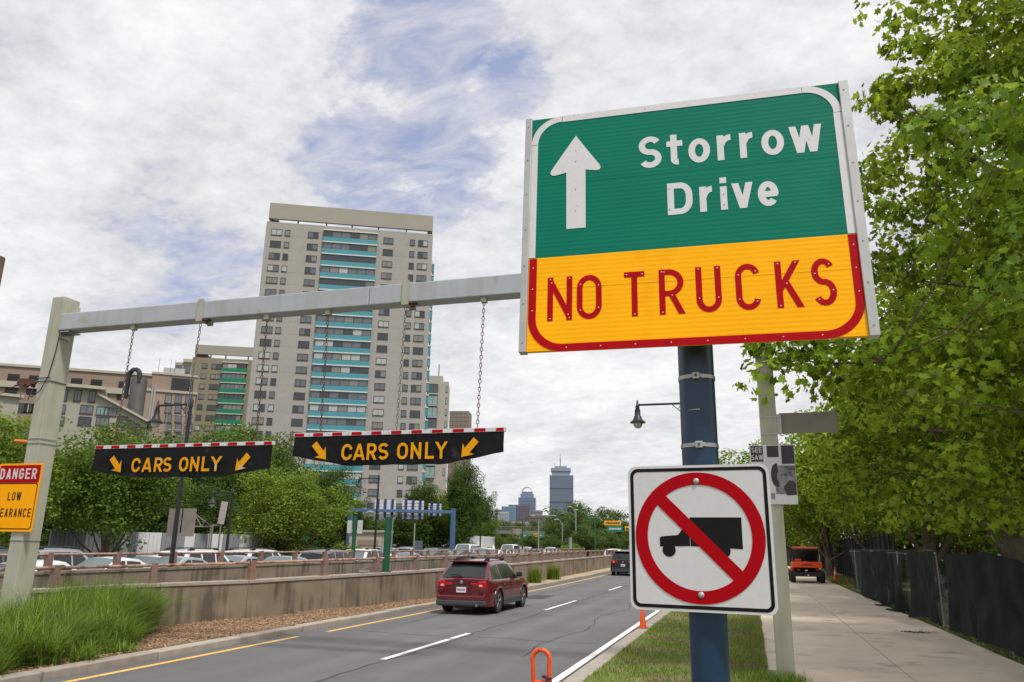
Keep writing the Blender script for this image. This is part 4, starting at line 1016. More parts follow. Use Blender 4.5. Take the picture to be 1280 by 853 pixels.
sd_ = (S1_ - S0) / np.linalg.norm(S1_ - S0); q = S0 + sd_ * .9 - np.array([-sd_[1], sd_[0]]) * .03; MB().quadbox(q, q + sd_ * .35, .04, 1.3, 1.75).build('window', LOUV, sh)
q = S1_; MB().quadbox(q, q + sd_ * .25, .4, 0, 2.2).build('corner_post', WHT, sh)
MB().quadbox(S0 - sd_ * .05, S1_ + sd_ * .1, 2.6, 2.35, 2.42).build('roof', HW, sh)
Q = atd(437, 668, 75); kb_ = block('gatehouse', 'small cream gatehouse beside the blue gantry leg', (Q[0], Q[1]), 22, 3.6, Q[2] + .2, 4, wallmat('cream render', (168, 158, 138)))
lpart('louvre', MB().box(.8, 2.7, -.06, 0, 1.6, 2.1), TAN, kb_); lpart('roof', MB().box(-.2, 3.8, -.2, 4.2, Q[2] + .2, Q[2] + .4), WHT, kb_)
# ------------------------------------------------------------------ vegetation
def leafmat(name, rgb, tr=.35, isl=.35):
    return mat(name, rgb, .6, island=isl, var=.30, scale=.6, trans=tr, spec=.15)
LM = {'plane': leafmat('plane leaves', (0.180, 0.285, 0.026), .5, .7), 'mid': leafmat('mid green leaves', (0.095, 0.165, 0.022)), 'bright': leafmat('bright green leaves', (0.145, 0.225, 0.026)),
      'dark': leafmat('deep green leaves', (0.060, 0.115, 0.020)), 'far': leafmat('distant leaves', (0.088, 0.145, 0.034))}
BK = mat('bark', lin(104, 92, 78), .95, var=.3, scale=3, bump=.8, bscale=20)
def leaf_shape(kind):
    if kind == 'quad':      # folded rhombus
        V = np.array([(0, 0, 0), (.5, -.34, .10), (1, 0, -.05), (.5, .34, .10)]); F = [(0, 1, 2), (0, 2, 3)]
    else:                   # five lobed plane leaf, slightly cupped
        pts = [(0, 0), (.18, -.50), (.42, -.30), (.62, -.52), (.70, -.20), (1.05, 0), (.70, .20), (.62, .52), (.42, .30), (.18, .50)]
        V = np.array([(x, y, .16 * abs(y) - .12 * x * x) for x, y in pts] + [(.36, 0, -.03)]); n = 10
        F = [(10, i, (i + 1) % n) for i in range(n)]
    return V, np.array(F)
def place_leaves(P, N_, size, kind, rng, droop=.25):
    """one leaf per point: P positions, N_ outward normals (both n,3)"""
    V, F = leaf_shape(kind); n = len(P)
    up = N_ + rng.normal(0, .55, (n, 3)); up[:, 2] += .55; up /= np.linalg.norm(up, axis=1)[:, None]
    d = rng.normal(0, 1, (n, 3)); d[:, 2] -= droop; d -= up * (d * up).sum(1)[:, None]; d /= np.linalg.norm(d, axis=1)[:, None]
    s_ = np.cross(up, d); sz = size * rng.uniform(.5, 1.3, n)
    W = P[:, None, :] + sz[:, None, None] * (V[None, :, 0, None] * d[:, None, :] + V[None, :, 1, None] * s_[:, None, :] + V[None, :, 2, None] * up[:, None, :])
    FF = F[None] + (np.arange(n) * len(V))[:, None, None]
    return W.reshape(-1, 3), FF.reshape(-1, 3), (d, s_, up, sz)
def cluster_points(C_, R_, per, rng):
    n = len(C_); k = np.repeat(np.arange(n), per)
    D = rng.normal(0, 1, (len(k), 3)); D /= np.linalg.norm(D, axis=1)[:, None]
    rr = rng.uniform(.35, 1.0, len(k)) ** .55
    P = C_[k] + D * rr[:, None] * R_[k][:, None] * np.array([1, 1, .62])
    return P, D
def crown_clusters(n, rx, rz, zc, rng, shell=.55, seedshape=0):
    out = []
    ph = rng.uniform(0, 6, 6)
    while len(out) < n:
        d = rng.normal(0, 1, 3); d /= np.linalg.norm(d); r = rng.uniform(shell, 1) if rng.random() < .8 else rng.uniform(.2, shell)
        a = math.atan2(d[1], d[0]); k = 1 + .16 * math.sin(2 * a + ph[0]) + .12 * math.sin(3 * a + ph[1] + 3 * d[2]) + .10 * math.sin(5 * d[2] + ph[2] + a)
        out.append((d[0] * r * rx * k, d[1] * r * rx * k, zc + d[2] * r * rz * k))
    return np.array(out)
def limbs(mb, base, top_z, targets, r0, rng, nl=7, kmin=0):
    """tapered trunk, limbs and twigs reaching for the leaf clusters"""
    bx, by, bz = base; h = top_z - bz
    tr = [(bx, by, bz)] + [(bx + rng.uniform(-.25, .25) * k, by + rng.uniform(-.25, .25) * k, bz + h * k * .85) for k in (.3, .55, .8, 1.0)]
    mb.tube(tr, [r0, r0 * .8, r0 * .6, r0 * .4, r0 * .15], 9)
    T = np.array(tr); idx = rng.choice(len(targets), min(len(targets), nl), replace=False)
    ends = []
    for i in idx:
        t = targets[i]; k = max(kmin, min(3, max(1, int(3 * (t[2] - bz) / h * .7) + 0))); s = T[k] * .6 + T[max(k - 1, 0)] * .4
        m_ = (s + t) / 2 + np.array([0, 0, -.06 * h if not kmin else .03 * h]) + rng.normal(0, .02 * h, 3)
        mb.tube([s, (s * .6 + m_ * .4), m_, (m_ + t) / 2, t], [r0 * .38, r0 * .28, r0 * .2, r0 * .12, r0 * .04], 6); ends += [m_, (m_ + t) / 2, t]
    E_ = np.array(ends)
    for t in targets[rng.permutation(len(targets))[:90]]:
        q = E_[np.argmin(((E_ - t) ** 2).sum(1))]; mb.tube([q, (q + t) / 2 + rng.normal(0, .012 * h, 3), t], [r0 * .09, r0 * .06, r0 * .02], 4, False)
def tree_proto(name, H, rx, zc, rz, ncl, per, lsize, lm, seed, kind='quad', label='', crad=(.8, 1.5)):
    rng = np.random.default_rng(seed)
    t = thing(name, label, 'tree', (0, 0, 0))
    Cc = crown_clusters(ncl, rx, rz, zc, rng); Rr = rng.uniform(*crad, len(Cc))
    P, D = cluster_points(Cc, Rr, per, rng)
    V, F, _ = place_leaves(P, D, lsize, kind, rng)
    c = mesh_np('crown', V, F, LM[lm]); c.parent = t
    mb = MB(); limbs(mb, (0, 0, -.4), zc + rz * .7, Cc, H * .026, rng); k = mb.build('trunk', BK, smooth=True); k.parent = t
    return t
P_A = tree_proto('shade_tree', 10, 4.2, 6.2, 3.8, 210, 125, .22, 'mid', 21)
P_B = tree_proto('shade_tree', 10, 4.0, 6.0, 4.0, 210, 125, .22, 'bright', 22)
P_C = tree_proto('shade_tree', 12, 3.6, 7.0, 5.0, 220, 125, .24, 'dark', 23)
P_D = tree_proto('distant_tree', 11, 4.6, 6.4, 4.6, 120, 70, .40, 'far', 24, crad=(1.0, 1.9))
P_E = tree_proto('plane_tree', 11, 4.6, 6.6, 4.4, 230, 110, .24, 'plane', 25, crad=(.6, 1.2))
used = set()
def put(proto, px, D, top_px=None, H=None, label='', scale=None, group=None, z=0.0, pos=None, rz=None, wide=1.0):
    p = atd(px, 690, D) if pos is None else np.array([*pos, 0])
    base = {'P_A': 10.2, 'P_B': 10.2, 'P_C': 12.4, 'P_D': 11.6, 'P_E': 11.4}[proto]
    if top_px is not None: H = atd(px, top_px, D)[2]
    s = (H if H else base) / base * (scale or 1)
    pr = globals()[proto]; rz = random.uniform(0, 6.28) if rz is None else rz
    if proto not in used:
        used.add(proto); pr.location = (p[0], p[1], z); pr.rotation_euler = (0, 0, rz); pr.scale = (s * wide, s * wide, s); o = pr; o['label'] = label
        if group: o['group'] = group
    else:
        o = dup(pr, (p[0], p[1], z), rz, label, group, (s * wide, s * wide, s))
        if not group and 'group' in o: del o['group']
    return o
GL = 'street trees behind the highway on the left'
put('P_A', 132, 43, 527, label='wide drooping green tree beside the left gantry post, behind the dark suv', group=GL, wide=1.05)
put('P_B', -28, 40, 505, label='bright green tree cut by the left edge of the picture', group=GL)
put('P_C', 205, 66, 538, label='tree seen behind the left hanging panel in front of the limestone annex', group=GL, wide=1.2)
put('P_A', 268, 74, 528, label='darker tree between the left hanging panel and the green balconied block', group=GL, wide=1.1)
put('P_C', 315, 84, 536, label='deep green tree in front of the base of the tall tower left half', group=GL, wide=1.2)
put('P_B', 356, 52, 584, label='bright round tree above the site cabin, in front of the tall tower', group=GL, wide=1.25)
put('P_C', 408, 98, 577, label='dark tree filling the gap left of the blue gantry leg', group=GL, wide=1.0)
put('P_C', 250, 58, 600, label='dark low tree behind the black street lamp and hoarding', group=GL, wide=1.35)
put('P_C', 60, 60, 560, label='dark tree behind the left gantry post', group=GL, wide=1.3)
put('P_C', 580, 92, 572, label='tallest tree right of the tall tower, behind the blue gantry right leg', group=GL, wide=.72)
put('P_B', 548, 100, 612, label='bright green tree under the right hanging panel beside the blue gantry', group=GL, wide=1.15)
put('P_C', 508, 96, 628, label='dark tree behind the backs of the highway signs', group=GL, wide=1.4)
put('P_C', 605, 100, 612, label='ragged tree at the edge of the sky beside the skyline', group=GL, wide=.6)
put('P_C', 470, 110, 645, label='low dark tree at the foot of the tall tower', group=GL, wide=1.6)
put('P_A', 582, 98, 640, label='low leafy tree behind the blue gantry right leg', group=GL, wide=1.3)
put('P_C', 165, 88, 552, label='tree in the second row behind the drooping tree', group=GL, wide=1.2)
put('P_C', 440, 90, 620, label='dark tree behind the gatehouse roof', group=GL, wide=.9)
put('P_C', 528, 98, 598, label='broad dark tree hiding the right foot of the tall tower', group=GL, wide=.95)
GF = 'distant trees along the highway bend'
for px, D_, tp, lb, wd in [(712, 185, 626, 'rounded distant tree in front of the tallest skyscraper', 1.2), (735, 170, 630, 'distant tree behind the cluster of green lamp posts', 1.1), (757, 160, 634, 'distant tree behind the small yellow and green sign', 1.1),
                          (782, 150, 638, 'distant tree just left of the square white sign', 1.1), (815, 150, 640, 'distant tree hidden mostly behind the square white sign', 1.2), (697, 210, 645, 'lower distant tree left of the lamp post cluster', 1.2),
                          (672, 290, 650, 'small far tree above the footbridge under the brick block', 1.2), (650, 300, 652, 'small far tree above the footbridge pale pier', 1.2), (628, 280, 650, 'small far tree below the white office block', 1.4), (607, 260, 652, 'small far tree at the left end of the footbridge', 1.4),
                          (664, 200, 668, 'low far tree under the footbridge beside the green panels', 1.6), (612, 190, 664, 'low far tree under the left end of the footbridge', 1.6), (640, 230, 667, 'low far tree under the footbridge behind white vans', 1.8), (690, 170, 668, 'low tree under the right part of the footbridge', 1.6),
                          (735, 120, 655, 'light green roadside tree in front of the lamp posts', 1.3), (760, 125, 662, 'low dense tree beside the bend in the road', 1.5), (800, 120, 650, 'roadside tree behind the square sign', 1.2), (845, 130, 640, 'roadside tree behind the blue pole', 1.1)]:
    put('P_D', px, D_, tp, label=lb, group=GF, wide=wd)
GR = 'plane trees along the sidewalk'
put('P_E', 0, 0, H=12.0, pos=(7.6, 27.5), label='second plane tree along the sidewalk, behind the black fence screens', group=GR, wide=1.15)
put('P_E', 0, 0, H=11.5, pos=(7.4, 38.5), label='third plane tree along the sidewalk beyond the grey gantry post', group=GR, wide=1.1)
put('P_E', 0, 0, H=11.0, pos=(7.0, 50.0), label='fourth plane tree overhanging the orange utility vehicle', group=GR, wide=1.1)
put('P_E', 0, 0, H=11.0, pos=(5.5, 63.0), label='fifth plane tree far along the sidewalk', group=GR, wide=1.2)
put('P_E', 0, 0, H=11.5, pos=(1.5, 76.0), label='plane tree seen left of the grey gantry post', group=GR, wide=1.1)
put('P_E', 0, 0, H=10.5, pos=(7.0, 80.0), label='sixth plane tree at the far end of the sidewalk', group=GR, wide=1.3)
put('P_E', 0, 0, H=11.0, pos=(15.5, 33.0), label='plane tree deep in the park behind the fence', group=GR, wide=1.2)
put('P_E', 0, 0, H=11.0, pos=(17.5, 46.0), label='plane tree far back in the park right of the path', group=GR, wide=1.3)
put('P_E', 0, 0, H=11.0, pos=(-3.5, 104.0), label='last plane tree beside the road behind the blue pole', group=GR, wide=1.2)
put('P_E', 0, 0, H=10.0, pos=(13.0, 58.0), label='plane tree closing the view behind the dark fence', group=GR, wide=1.5)
put('P_E', 0, 0, H=9.5, pos=(4.0, 96.0), label='plane tree closing the view along the sidewalk', group=GR, wide=1.6)

# the near plane tree overhanging the sidewalk on the right
def near_tree():
    rng = np.random.default_rng(5)
    t = thing('plane_tree', 'nearest plane tree with broad lobed leaves filling the right side beside the big sign', 'tree', (8.3, 15.2, 0))
    Cc = []
    def xmin(y, z):
        k = y / 13.0; q = (z - CAM_H) / k + CAM_H
        pts = [(1.9, 2.4), (3.0, 1.35), (4.3, 1.1), (4.75, .2), (5.25, .15), (5.6, 1.5), (7.0, 2.0), (8.8, 2.15), (9.6, 1.95), (10.2, 2.6), (10.9, 2.5), (12.5, 2.6), (16, 4.0)]
        if q < pts[0][0]: return 99
        for (za, xa), (zb, xb) in zip(pts, pts[1:]):
            if za <= q <= zb: return k * (xa + (xb - xa) * (q - za) / (zb - za))
        return 5.0
    while len(Cc) < 1480:
        d = rng.normal(0, 1, 3); d /= np.linalg.norm(d); r = rng.uniform(.25, 1) ** .6
        p = np.array([8.6 + d[0] * r * 7.8, 15.0 + d[1] * r * 6.8, 8.0 + d[2] * r * 7.4])
        if p[1] < 8.5 or p[2] < 2.5: continue
        if p[0] < xmin(p[1], p[2]) + .28: continue
        if p[0] > 15: continue
        Cc.append(p)
    for k in range(26):      # low branch reaching left under the big sign
        u_ = k / 25; Cc.append(np.array([.35 + u_ * 3.6, 13.0 + rng.normal(0, .3), 4.95 + .25 * rng.normal() - .1 * u_]))
    for k in range(30): Cc.append(np.array([rng.uniform(2.6, 8), rng.uniform(15, 21), rng.uniform(2.35, 3.1)]))
    Cc = np.array(Cc); Rr = rng.uniform(.24, .66, len(Cc))
    P, D = cluster_points(Cc, Rr, 70, rng)
    ok = P[:, 2] > 2.05; P, D = P[ok], D[ok]
    dist = np.linalg.norm(P - C0, axis=1)
    # the leaves that show largest, in front of the rest and inside the view, become leaf parts
    cc = (P - C0) @ MR; px_ = 640 + 957 * cc[:, 0] / -cc[:, 2]; py_ = 426.5 - 957 * cc[:, 1] / -cc[:, 2]
    vis = (px_ > 930) & (px_ < 1275) & (py_ > 5) & (py_ < 700) & ((px_ > 1092) | (py_ > 440))
    order = np.argsort(np.where(vis, dist, 1e9))[:290]
    V, F, (d, s_, up, sz) = place_leaves(P, D, .135, 'lobed', rng, .5)
    V = V.reshape(len(P), 11, 3); keep = np.ones(len(P), bool); keep[order] = False
    VV = V[keep].reshape(-1, 3); n = keep.sum(); F0 = leaf_shape('lobed')[1]
    FF = (F0[None] + (np.arange(n) * 11)[:, None, None]).reshape(-1, 3)
    tag(mesh_np('foliage', VV, FF, LM['plane'], t), kind='stuff')
    Vs, Fs = leaf_shape('lobed'); lm2 = mat('single plane leaf', (0.175, 0.30, 0.032), .48, objrand=.35, trans=.4, spec=.35)
    o = mesh_np('leaf', Vs, Fs, lm2); me = o.data; bpy.data.objects.remove(o)
    inv = Matrix.Translation(t.location).inverted()
    for i in order:
        o = bpy.data.objects.new('leaf', me); COL.objects.link(o); o.parent = t
        Mx = Matrix(((d[i][0], s_[i][0], up[i][0], P[i][0]), (d[i][1], s_[i][1], up[i][1], P[i][1]), (d[i][2], s_[i][2], up[i][2], P[i][2]), (0, 0, 0, 1)))
        o.matrix_basis = inv @ Mx @ Matrix.Scale(sz[i], 4)
    mb = MB(); limbs(mb, (8.3, 15.2, -.4), 12.5, Cc[Cc[:, 2] > 4.5], .26, rng, 16, 2)
    def br(pts, r): mb.tube(pts, [r, r * .7, r * .5, r * .3, r * .15][:len(pts)], 6)
    br([(8.2, 15, 4.2), (5.6, 14, 4.5), (3.6, 13.3, 4.75), (2.0, 13.0, 4.9), (.5, 13, 4.95)], .07)
    br([(8.2, 15, 6.5), (5.6, 13.6, 7.4), (4.0, 12.9, 7.9), (3.2, 12.6, 8.6), (2.7, 12.4, 9.3)], .07)
    br([(4.0, 12.9, 7.9), (3.3, 12.7, 8.3), (2.7, 12.6, 8.9)], .025)
    br([(8.2, 15, 4.0), (6.4, 13.8, 3.6), (5.0, 13.0, 3.7), (3.6, 12.8, 4.0), (2.2, 12.7, 4.3)], .06)
    br([(8.2, 15, 8.6), (7.0, 13.0, 9.4), (5.6, 12.2, 9.8), (4.2, 12, 10.2)], .08)
    mb.build('trunk', BK, t, smooth=True)
near_tree()

# grasses
def blades(name, P, h, w, lean, mt, parent=None, rng=RNG, seg=3):
    n = len(P); a = rng.uniform(0, 2 * PI, n); hh = h * rng.uniform(.55, 1.15, n) if np.isscalar(h) else h
    ln = lean * rng.uniform(.2, 1.3, n); dx, dy = np.cos(a), np.sin(a); wx, wy = -dy, dx
    V = []
    for k in range(seg + 1):
        u_ = k / seg; z = hh * (u_ - .32 * ln * u_ ** 2.4); r = hh * ln * u_ ** 2 * .8; ww = w * (1 - u_ ** 2) * .5 + (.0005)
        c = np.stack([P[:, 0] + dx * r, P[:, 1] + dy * r, P[:, 2] + z], 1); s_ = np.stack([wx * ww, wy * ww, np.zeros(n)], 1)
        V += [c - s_, c + s_]
    V = np.stack(V, 1); k2 = 2 * (seg + 1)
    F = np.array([(2 * k, 2 * k + 1, 2 * k + 3, 2 * k + 2) for k in range(seg)])
    FF = (F[None] + (np.arange(n) * k2)[:, None, None]).reshape(-1, 4)
    return mesh_np(name, V.reshape(-1, 3), FF, mt, parent)
GM = mat('ornamental grass blades', (0.14, 0.235, 0.024), .5, island=.6, var=.25, scale=1.2, trans=.35, spec=.4)
rng = np.random.default_rng(77)
def in_bed(x, y): return x < -10.62 - .02 * y * 0 and x > walx(y) - 0.0 and y < 11.9 + (-10.6 - x) * 1.30 and y > 4.5
T_ = []
while len(T_) < 330:
    x, y = rng.uniform(-16.1, -10.6), rng.uniform(4.5, 18)
    if in_bed(x, y) and not (abs(x + 15.1) < .35 and y > 12.9 and y < 13.9): T_.append((x, y))
T_ = np.array(T_); per = 260
base = np.repeat(T_, per, 0); hh = np.repeat(rng.uniform(.45, 1.05, len(T_)), per) * rng.uniform(.55, 1.12, len(base))
hh *= np.repeat(np.clip(.62 + (-10.6 - T_[:, 0]) * .22, .5, 1.15), per)
P = np.stack([base[:, 0] + rng.normal(0, .10, len(base)), base[:, 1] + rng.normal(0, .10, len(base)), np.full(len(base), -.12)], 1)
tag(blades('ornamental_grass', P, hh * 1.2, .013, 1.25, GM, rng=rng, seg=3), 'dense mound of tall arching ornamental grass at the foot of the left gantry post', 'grass', kind='stuff')
GM2 = mat('lawn blades', (0.16, 0.235, 0.032), .55, island=.45, trans=.3, spots=(1.1, .47, .62, (0.20, 0.175, 0.085)), spec=.3, coords='Object')
n = 80000
yv = 8.5 + (rng.random(n) ** 1.5) * 34; xv_ = -2.48 + rng.random(n) * 2.62
dens = .5 + .5 * np.sin(xv_ * 2.1 + 1.3 * np.sin(yv * .8)) * np.sin(yv * 1.1 + xv_) + (xv_ + 2.4) * .28
ok = rng.random(n) < np.clip(dens + .15, .25, 1); ok &= np.abs(xv_ - .1) < 9
xv_, yv = xv_[ok], yv[ok]
P = np.stack([xv_, yv, np.full(len(xv_), .0)], 1)
hh = rng.uniform(.03, .095, len(P)) * (1 + .8 * np.clip((xv_ + .7), 0, 1))
tag(blades('verge_grass', P, hh, .009, .8, GM2, rng=rng, seg=2), 'patchy mown grass on the verge around the blue pole', 'grass', kind='stuff')
P = np.array([(x, y, 0) for x, y in zip(rng.uniform(4.55, 6.3, 14000), 13 + rng.random(14000) ** 1.3 * 50)])
tag(blades('fence_grass', P, .12, .014, .8, GM2, rng=rng, seg=2), 'grass strip at the foot of the fence beyond the sidewalk', 'grass', kind='stuff')
P = []
for cx_, cy_, s_, n_, hm in ((.22, 12.95, .14, 200, .30), (.52, 13.0, .10, 170, .26), (.0, 13.0, .16, 120, .2)):
    P.append(np.stack([rng.normal(cx_, s_, n_), rng.normal(cy_, s_, n_), np.zeros(n_)], 1))
P = np.concatenate(P); tag(blades('post_weeds', P, .20, .010, .7, GM, rng=rng), 'tuft of long weeds round the foot of the right gantry post', 'weeds', kind='stuff')
def weed(x, y, h, label):
    Pw = np.stack([rng.normal(x, .16, 420), rng.normal(y, .22, 420), np.full(420, -.03)], 1)
    t = tag(blades('weed_clump', Pw, h, .028, .5, LM['bright'], rng=rng), label, 'weeds')
    t['kind'] = 'stuff'
weed(walx(41) + .3, 41, .85, 'green weed clump at the wall right of the red wagon'); weed(walx(45.5) + .3, 45.5, .9, 'green weed clump at the wall, farther from the red wagon'); weed(walx(38) + .25, 38, .4, 'low weed at the wall beside the red wagon')
n = 16000        # bark chips on the bed
xs = rng.uniform(-14.8, -10.55, n); ysv = 9 + rng.random(n) * 22; ok = np.array([x > walx(y) + .05 and x < -10.55 + curve_x(y) for x, y in zip(xs, ysv)]); xs, ysv = xs[ok], ysv[ok]; n = len(xs)
zs = np.array([bedz(x, y) for x, y in zip(xs, ysv)]) + .012
B = rng.normal(0, 1, (n, 3)); B[:, 2] *= .35; B /= np.linalg.norm(B, axis=1)[:, None]; C2 = np.cross(B, [0, 0, 1.0]); C2 /= np.linalg.norm(C2, axis=1)[:, None]
l_ = rng.uniform(.012, .04, n)[:, None]; w_ = rng.uniform(.005, .014, n)[:, None]; Pc = np.stack([xs, ysv, zs], 1)
V = np.stack([Pc - B * l_ - C2 * w_, Pc + B * l_ - C2 * w_, Pc + B * l_ + C2 * w_, Pc - B * l_ + C2 * w_, Pc + np.array([0, 0, .012])], 1).reshape(-1, 3)
F0 = np.array([(0, 1, 4), (1, 2, 4), (2, 3, 4), (3, 0, 4)]); FF = (F0[None] + (np.arange(n) * 5)[:, None, None]).reshape(-1, 3)
tag(mesh_np('bark_mulch', V, FF, mat('bark chips', lin(150, 118, 90), .9, island=.5)), 'reddish brown bark mulch along the foot of the concrete wall', 'mulch', kind='stuff')
n = 900          # fallen leaves and twigs on the slabs near the fence
for nm, (cx_, cy_, sx), lb in (('fallen_twig', (2.32, 12.9, .16), 'small leafy green twig lying on the sidewalk near the bottom edge'), ('fallen_leaves', (3.75, 21.9, .20), 'dry fallen leaves on the sidewalk beside the fence screens')):
    k = 70; Pp = np.stack([rng.normal(cx_, sx, k), rng.normal(cy_, sx * .5, k), np.full(k, .012)], 1); Nn = np.tile([0, 0, 1.0], (k, 1))
    V, F, _ = place_leaves(Pp, Nn, .07, 'lobed', rng, 0); tag(mesh_np(nm, V, F, LM['mid'] if 'twig' in nm else M['mulch']), lb, 'debris', kind='stuff')
# small bushes on the far median
for px, D_, s_, lb in ((716, 118, 1.6, 'round green bush on the median past the lamp posts'), (430, 75, 1.3, 'low green bush beside the gatehouse')):
    pb = atd(px, 690, D_); rr = np.random.default_rng(int(px)); Cc = crown_clusters(26, 1.0 * s_, .7 * s_, .75 * s_, rr, .4); Pq, Dq = cluster_points(Cc, rr.uniform(.35, .6, len(Cc)) * s_, 60, rr)
    V, F, _ = place_leaves(Pq + np.array([pb[0], pb[1], 0]), Dq, .16 * s_, 'quad', rr); tb_ = thing('bush', lb, 'bush', (pb[0], pb[1], 0)); mesh_np('foliage', V, F, LM['bright'], tb_); MB().tube([(pb[0], pb[1], -.2), (pb[0], pb[1], .7 * s_)], .08, 6).build('stem', BK, tb_)
# ------------------------------------------------------------------ vehicles
RUB = mat('tyre rubber', (0.016, 0.016, 0.017), .85, var=.2, scale=8)
RIM = mat('alloy rim', lin(160, 162, 166), .3, metal=.8)
GLS = mat('car glass', (0.012, 0.016, 0.016), .08, spec=.6)
GLB = mat('windscreen with painted reflection', lin(96, 108, 112), .2, spec=.7)  # pale base colour stands in for bright sky reflected in the glass
TRIM = mat('black car trim', (0.018, 0.018, 0.02), .55)
GTRIM = mat('grey bumper plastic', lin(62, 66, 70), .6)
TAIL = mat('red tail lamp', lin(200, 12, 24), .15, coat=.6); TAILC = mat('clear lamp', lin(210, 190, 190), .15, coat=.5)
HEAD = mat('headlamp lens', lin(205, 210, 214), .12, coat=.5); PLATE = mat('number plate', lin(222, 222, 224), .5); PLINK = mat('plate print', lin(120, 60, 60), .6)
CHR = mat('chrome', lin(190, 190, 190), .2, metal=.9)
def paint(name, rgb): return mat(name, lin(*rgb), .32, metal=.05, coat=.75)
PT = {'red': paint('dark red car paint', (92, 10, 26)), 'white': paint('white car paint', (226, 228, 230)), 'silver': paint('silver car paint', (150, 156, 162)), 'black': paint('black car paint', (24, 26, 30)),
      'grey': paint('graphite car paint', (74, 78, 84)), 'blue': paint('blue car paint', (44, 62, 92)), 'orange': paint('safety orange paint', (236, 74, 22)), 'maroon': paint('maroon car paint', (96, 34, 34)), 'tan': paint('champagne car paint', (150, 138, 118))}
SPEC = {  # L, W, H, wheelbase, tyre radius, ground clearance, belt height, hood height, key stations: bonnet end, windscreen top, rear roof end, rear glass bottom
    'wagon': dict(L=4.78, W=1.82, H=1.57, wb=2.74, r=.345, gc=.24, belt=1.00, hood=.98, ws0=.95, ws1=.20, rr=-1.70, rg=-2.28, rz=1.02, tum=.25),
    'suv': dict(L=4.70, W=1.88, H=1.70, wb=2.70, r=.36, gc=.24, belt=1.08, hood=1.05, ws0=1.0, ws1=.35, rr=-1.85, rg=-2.22, rz=1.08),
    'sedan': dict(L=4.70, W=1.80, H=1.44, wb=2.72, r=.32, gc=.19, belt=.93, hood=.90, ws0=.95, ws1=.10, rr=-1.05, rg=-1.75, rz=.96),
    'van': dict(L=5.20, W=1.98, H=2.05, wb=3.1, r=.35, gc=.24, belt=1.15, hood=1.10, ws0=1.75, ws1=1.15, rr=-2.40, rg=-2.52, rz=1.15)}
def make_car(kind, body, label, cat='car', detail=True, windscreen=None, group=None, rails=False):
    global LOCAL
    LOCAL = True
    s = SPEC[kind]; L, W, H = s['L'], s['W'], s['H']; hw = W / 2; yr, yf = -L / 2, L / 2; yw = (s['wb'] / 2 - .05, -s['wb'] / 2 - .05); ra = s['r'] + .065
    t = thing({'wagon': 'station_wagon', 'suv': 'suv_car', 'sedan': 'sedan_car', 'van': 'van'}[kind], label, cat, (0, 0, 0), 0, group)
    ysn = sorted(set([round(v, 3) for v in [yr, yr + .06, yr + .16, yf - .04, yf - .14, yf - .40, s['ws0'] + .05, s['ws0'], s['ws1'], s['ws1'] - .25, s['rr'], s['rr'] + .25, s['rg'], (s['rr'] + s['rg']) / 2, (s['ws0'] + s['ws1']) / 2, 0, -.5, -1.0] +
                      [yc + ra * math.cos(a) for yc in yw for a in np.linspace(0, PI, 9)] if yr <= v <= yf]))
    def interp(y, pts):
        if y <= pts[0][0]: return pts[0][1]
        for (a, va), (b, vb) in zip(pts, pts[1:]):
            if y <= b: return va + (vb - va) * (y - a) / (b - a)
        return pts[-1][1]
    rearz = s['rz'] if kind != 'sedan' else s['rz'] + .04
    topz = [(yr, rearz - .03), (s['rg'], rearz), (s['rr'], H - .07), (s['rr'] + .5, H - .015), (s['rr'] + 1.0, H), (s['ws1'] - .4, H), (s['ws1'], H - .04), (s['ws0'], s['hood']), (yf - .5, s['hood'] - .07), (yf - .12, s['hood'] - .16), (yf, s['hood'] - .30)]
    wid = [(yr, hw * .80), (yr + .06, hw * .885), (yr + .16, hw * .94), (yr + .45, hw * .985), (yr + .9, hw), (yf - .9, hw), (yf - .25, hw * .93), (yf, hw * .78)]
    belt = [(yr, s['belt'] - .0), (yf - .9, s['belt'] - .07), (yf, s['hood'] - .36)]
    def sec(y):
        w = interp(y, wid); zt = interp(y, topz); zb = s['gc']; be = min(interp(y, belt), zt - .02)
        za = zb
        for yc in yw:
            if abs(y - yc) < ra - 1e-4: za = max(za, s['r'] + math.sqrt(ra * ra - (y - yc) ** 2))
        k = max(0, min(1, (zt - be) / (H - s['belt'])))            # how much cabin there is here
        wr = w * (.95 - s.get('tum', .17) * k)
        z2 = max(.36, za + .02); z3 = max(.62, za + .04)
        if za > zb + .01: z2 = za + .02; z3 = max(.62, za + .05)
        return [(0, zb), (w - .24, zb), (w - .235, za), (w - .02, za), (w, z2), (w * 1.0, z3), (w * .985, be - .05), (w * .94, be), (wr, zt - .06 * k - .006), (wr - .09 - .02 * k, zt), (0, zt + .025 * k + .01)]
    S_ = [sec(y) for y in ysn]; n = len(S_[0]); V, F = [], []
    for y, sc_ in zip(ysn, S_):
        for x, z in sc_: V.append((x, y, z))
        for x, z in sc_[1:-1]: V.append((-x, y, z))
    row = n + n - 2
    ring = list(range(n)) + [n + i for i in range(n - 3, -1, -1)]          # closed loop of indices within a row
    for j in range(len(ysn) - 1):
        for a in range(len(ring)):
            p, q = ring[a], ring[(a + 1) % len(ring)]; F.append((j * row + p, j * row + q, (j + 1) * row + q, (j + 1) * row + p))
    F.append(tuple(ring[::-1])); F.append(tuple((len(ysn) - 1) * row + p for p in ring))
    MB().add(V, F).build('body', body, t, smooth=True, fix=True, bevel=0)
    def srf(y, f):              # side glass surface, f 0 at belt .. 1 at roof rail
        q = sec(y); a, b = q[7], q[8]; return np.array([a[0] + (b[0] - a[0]) * f + .008, y, a[1] + (b[1] - a[1]) * f + .002])
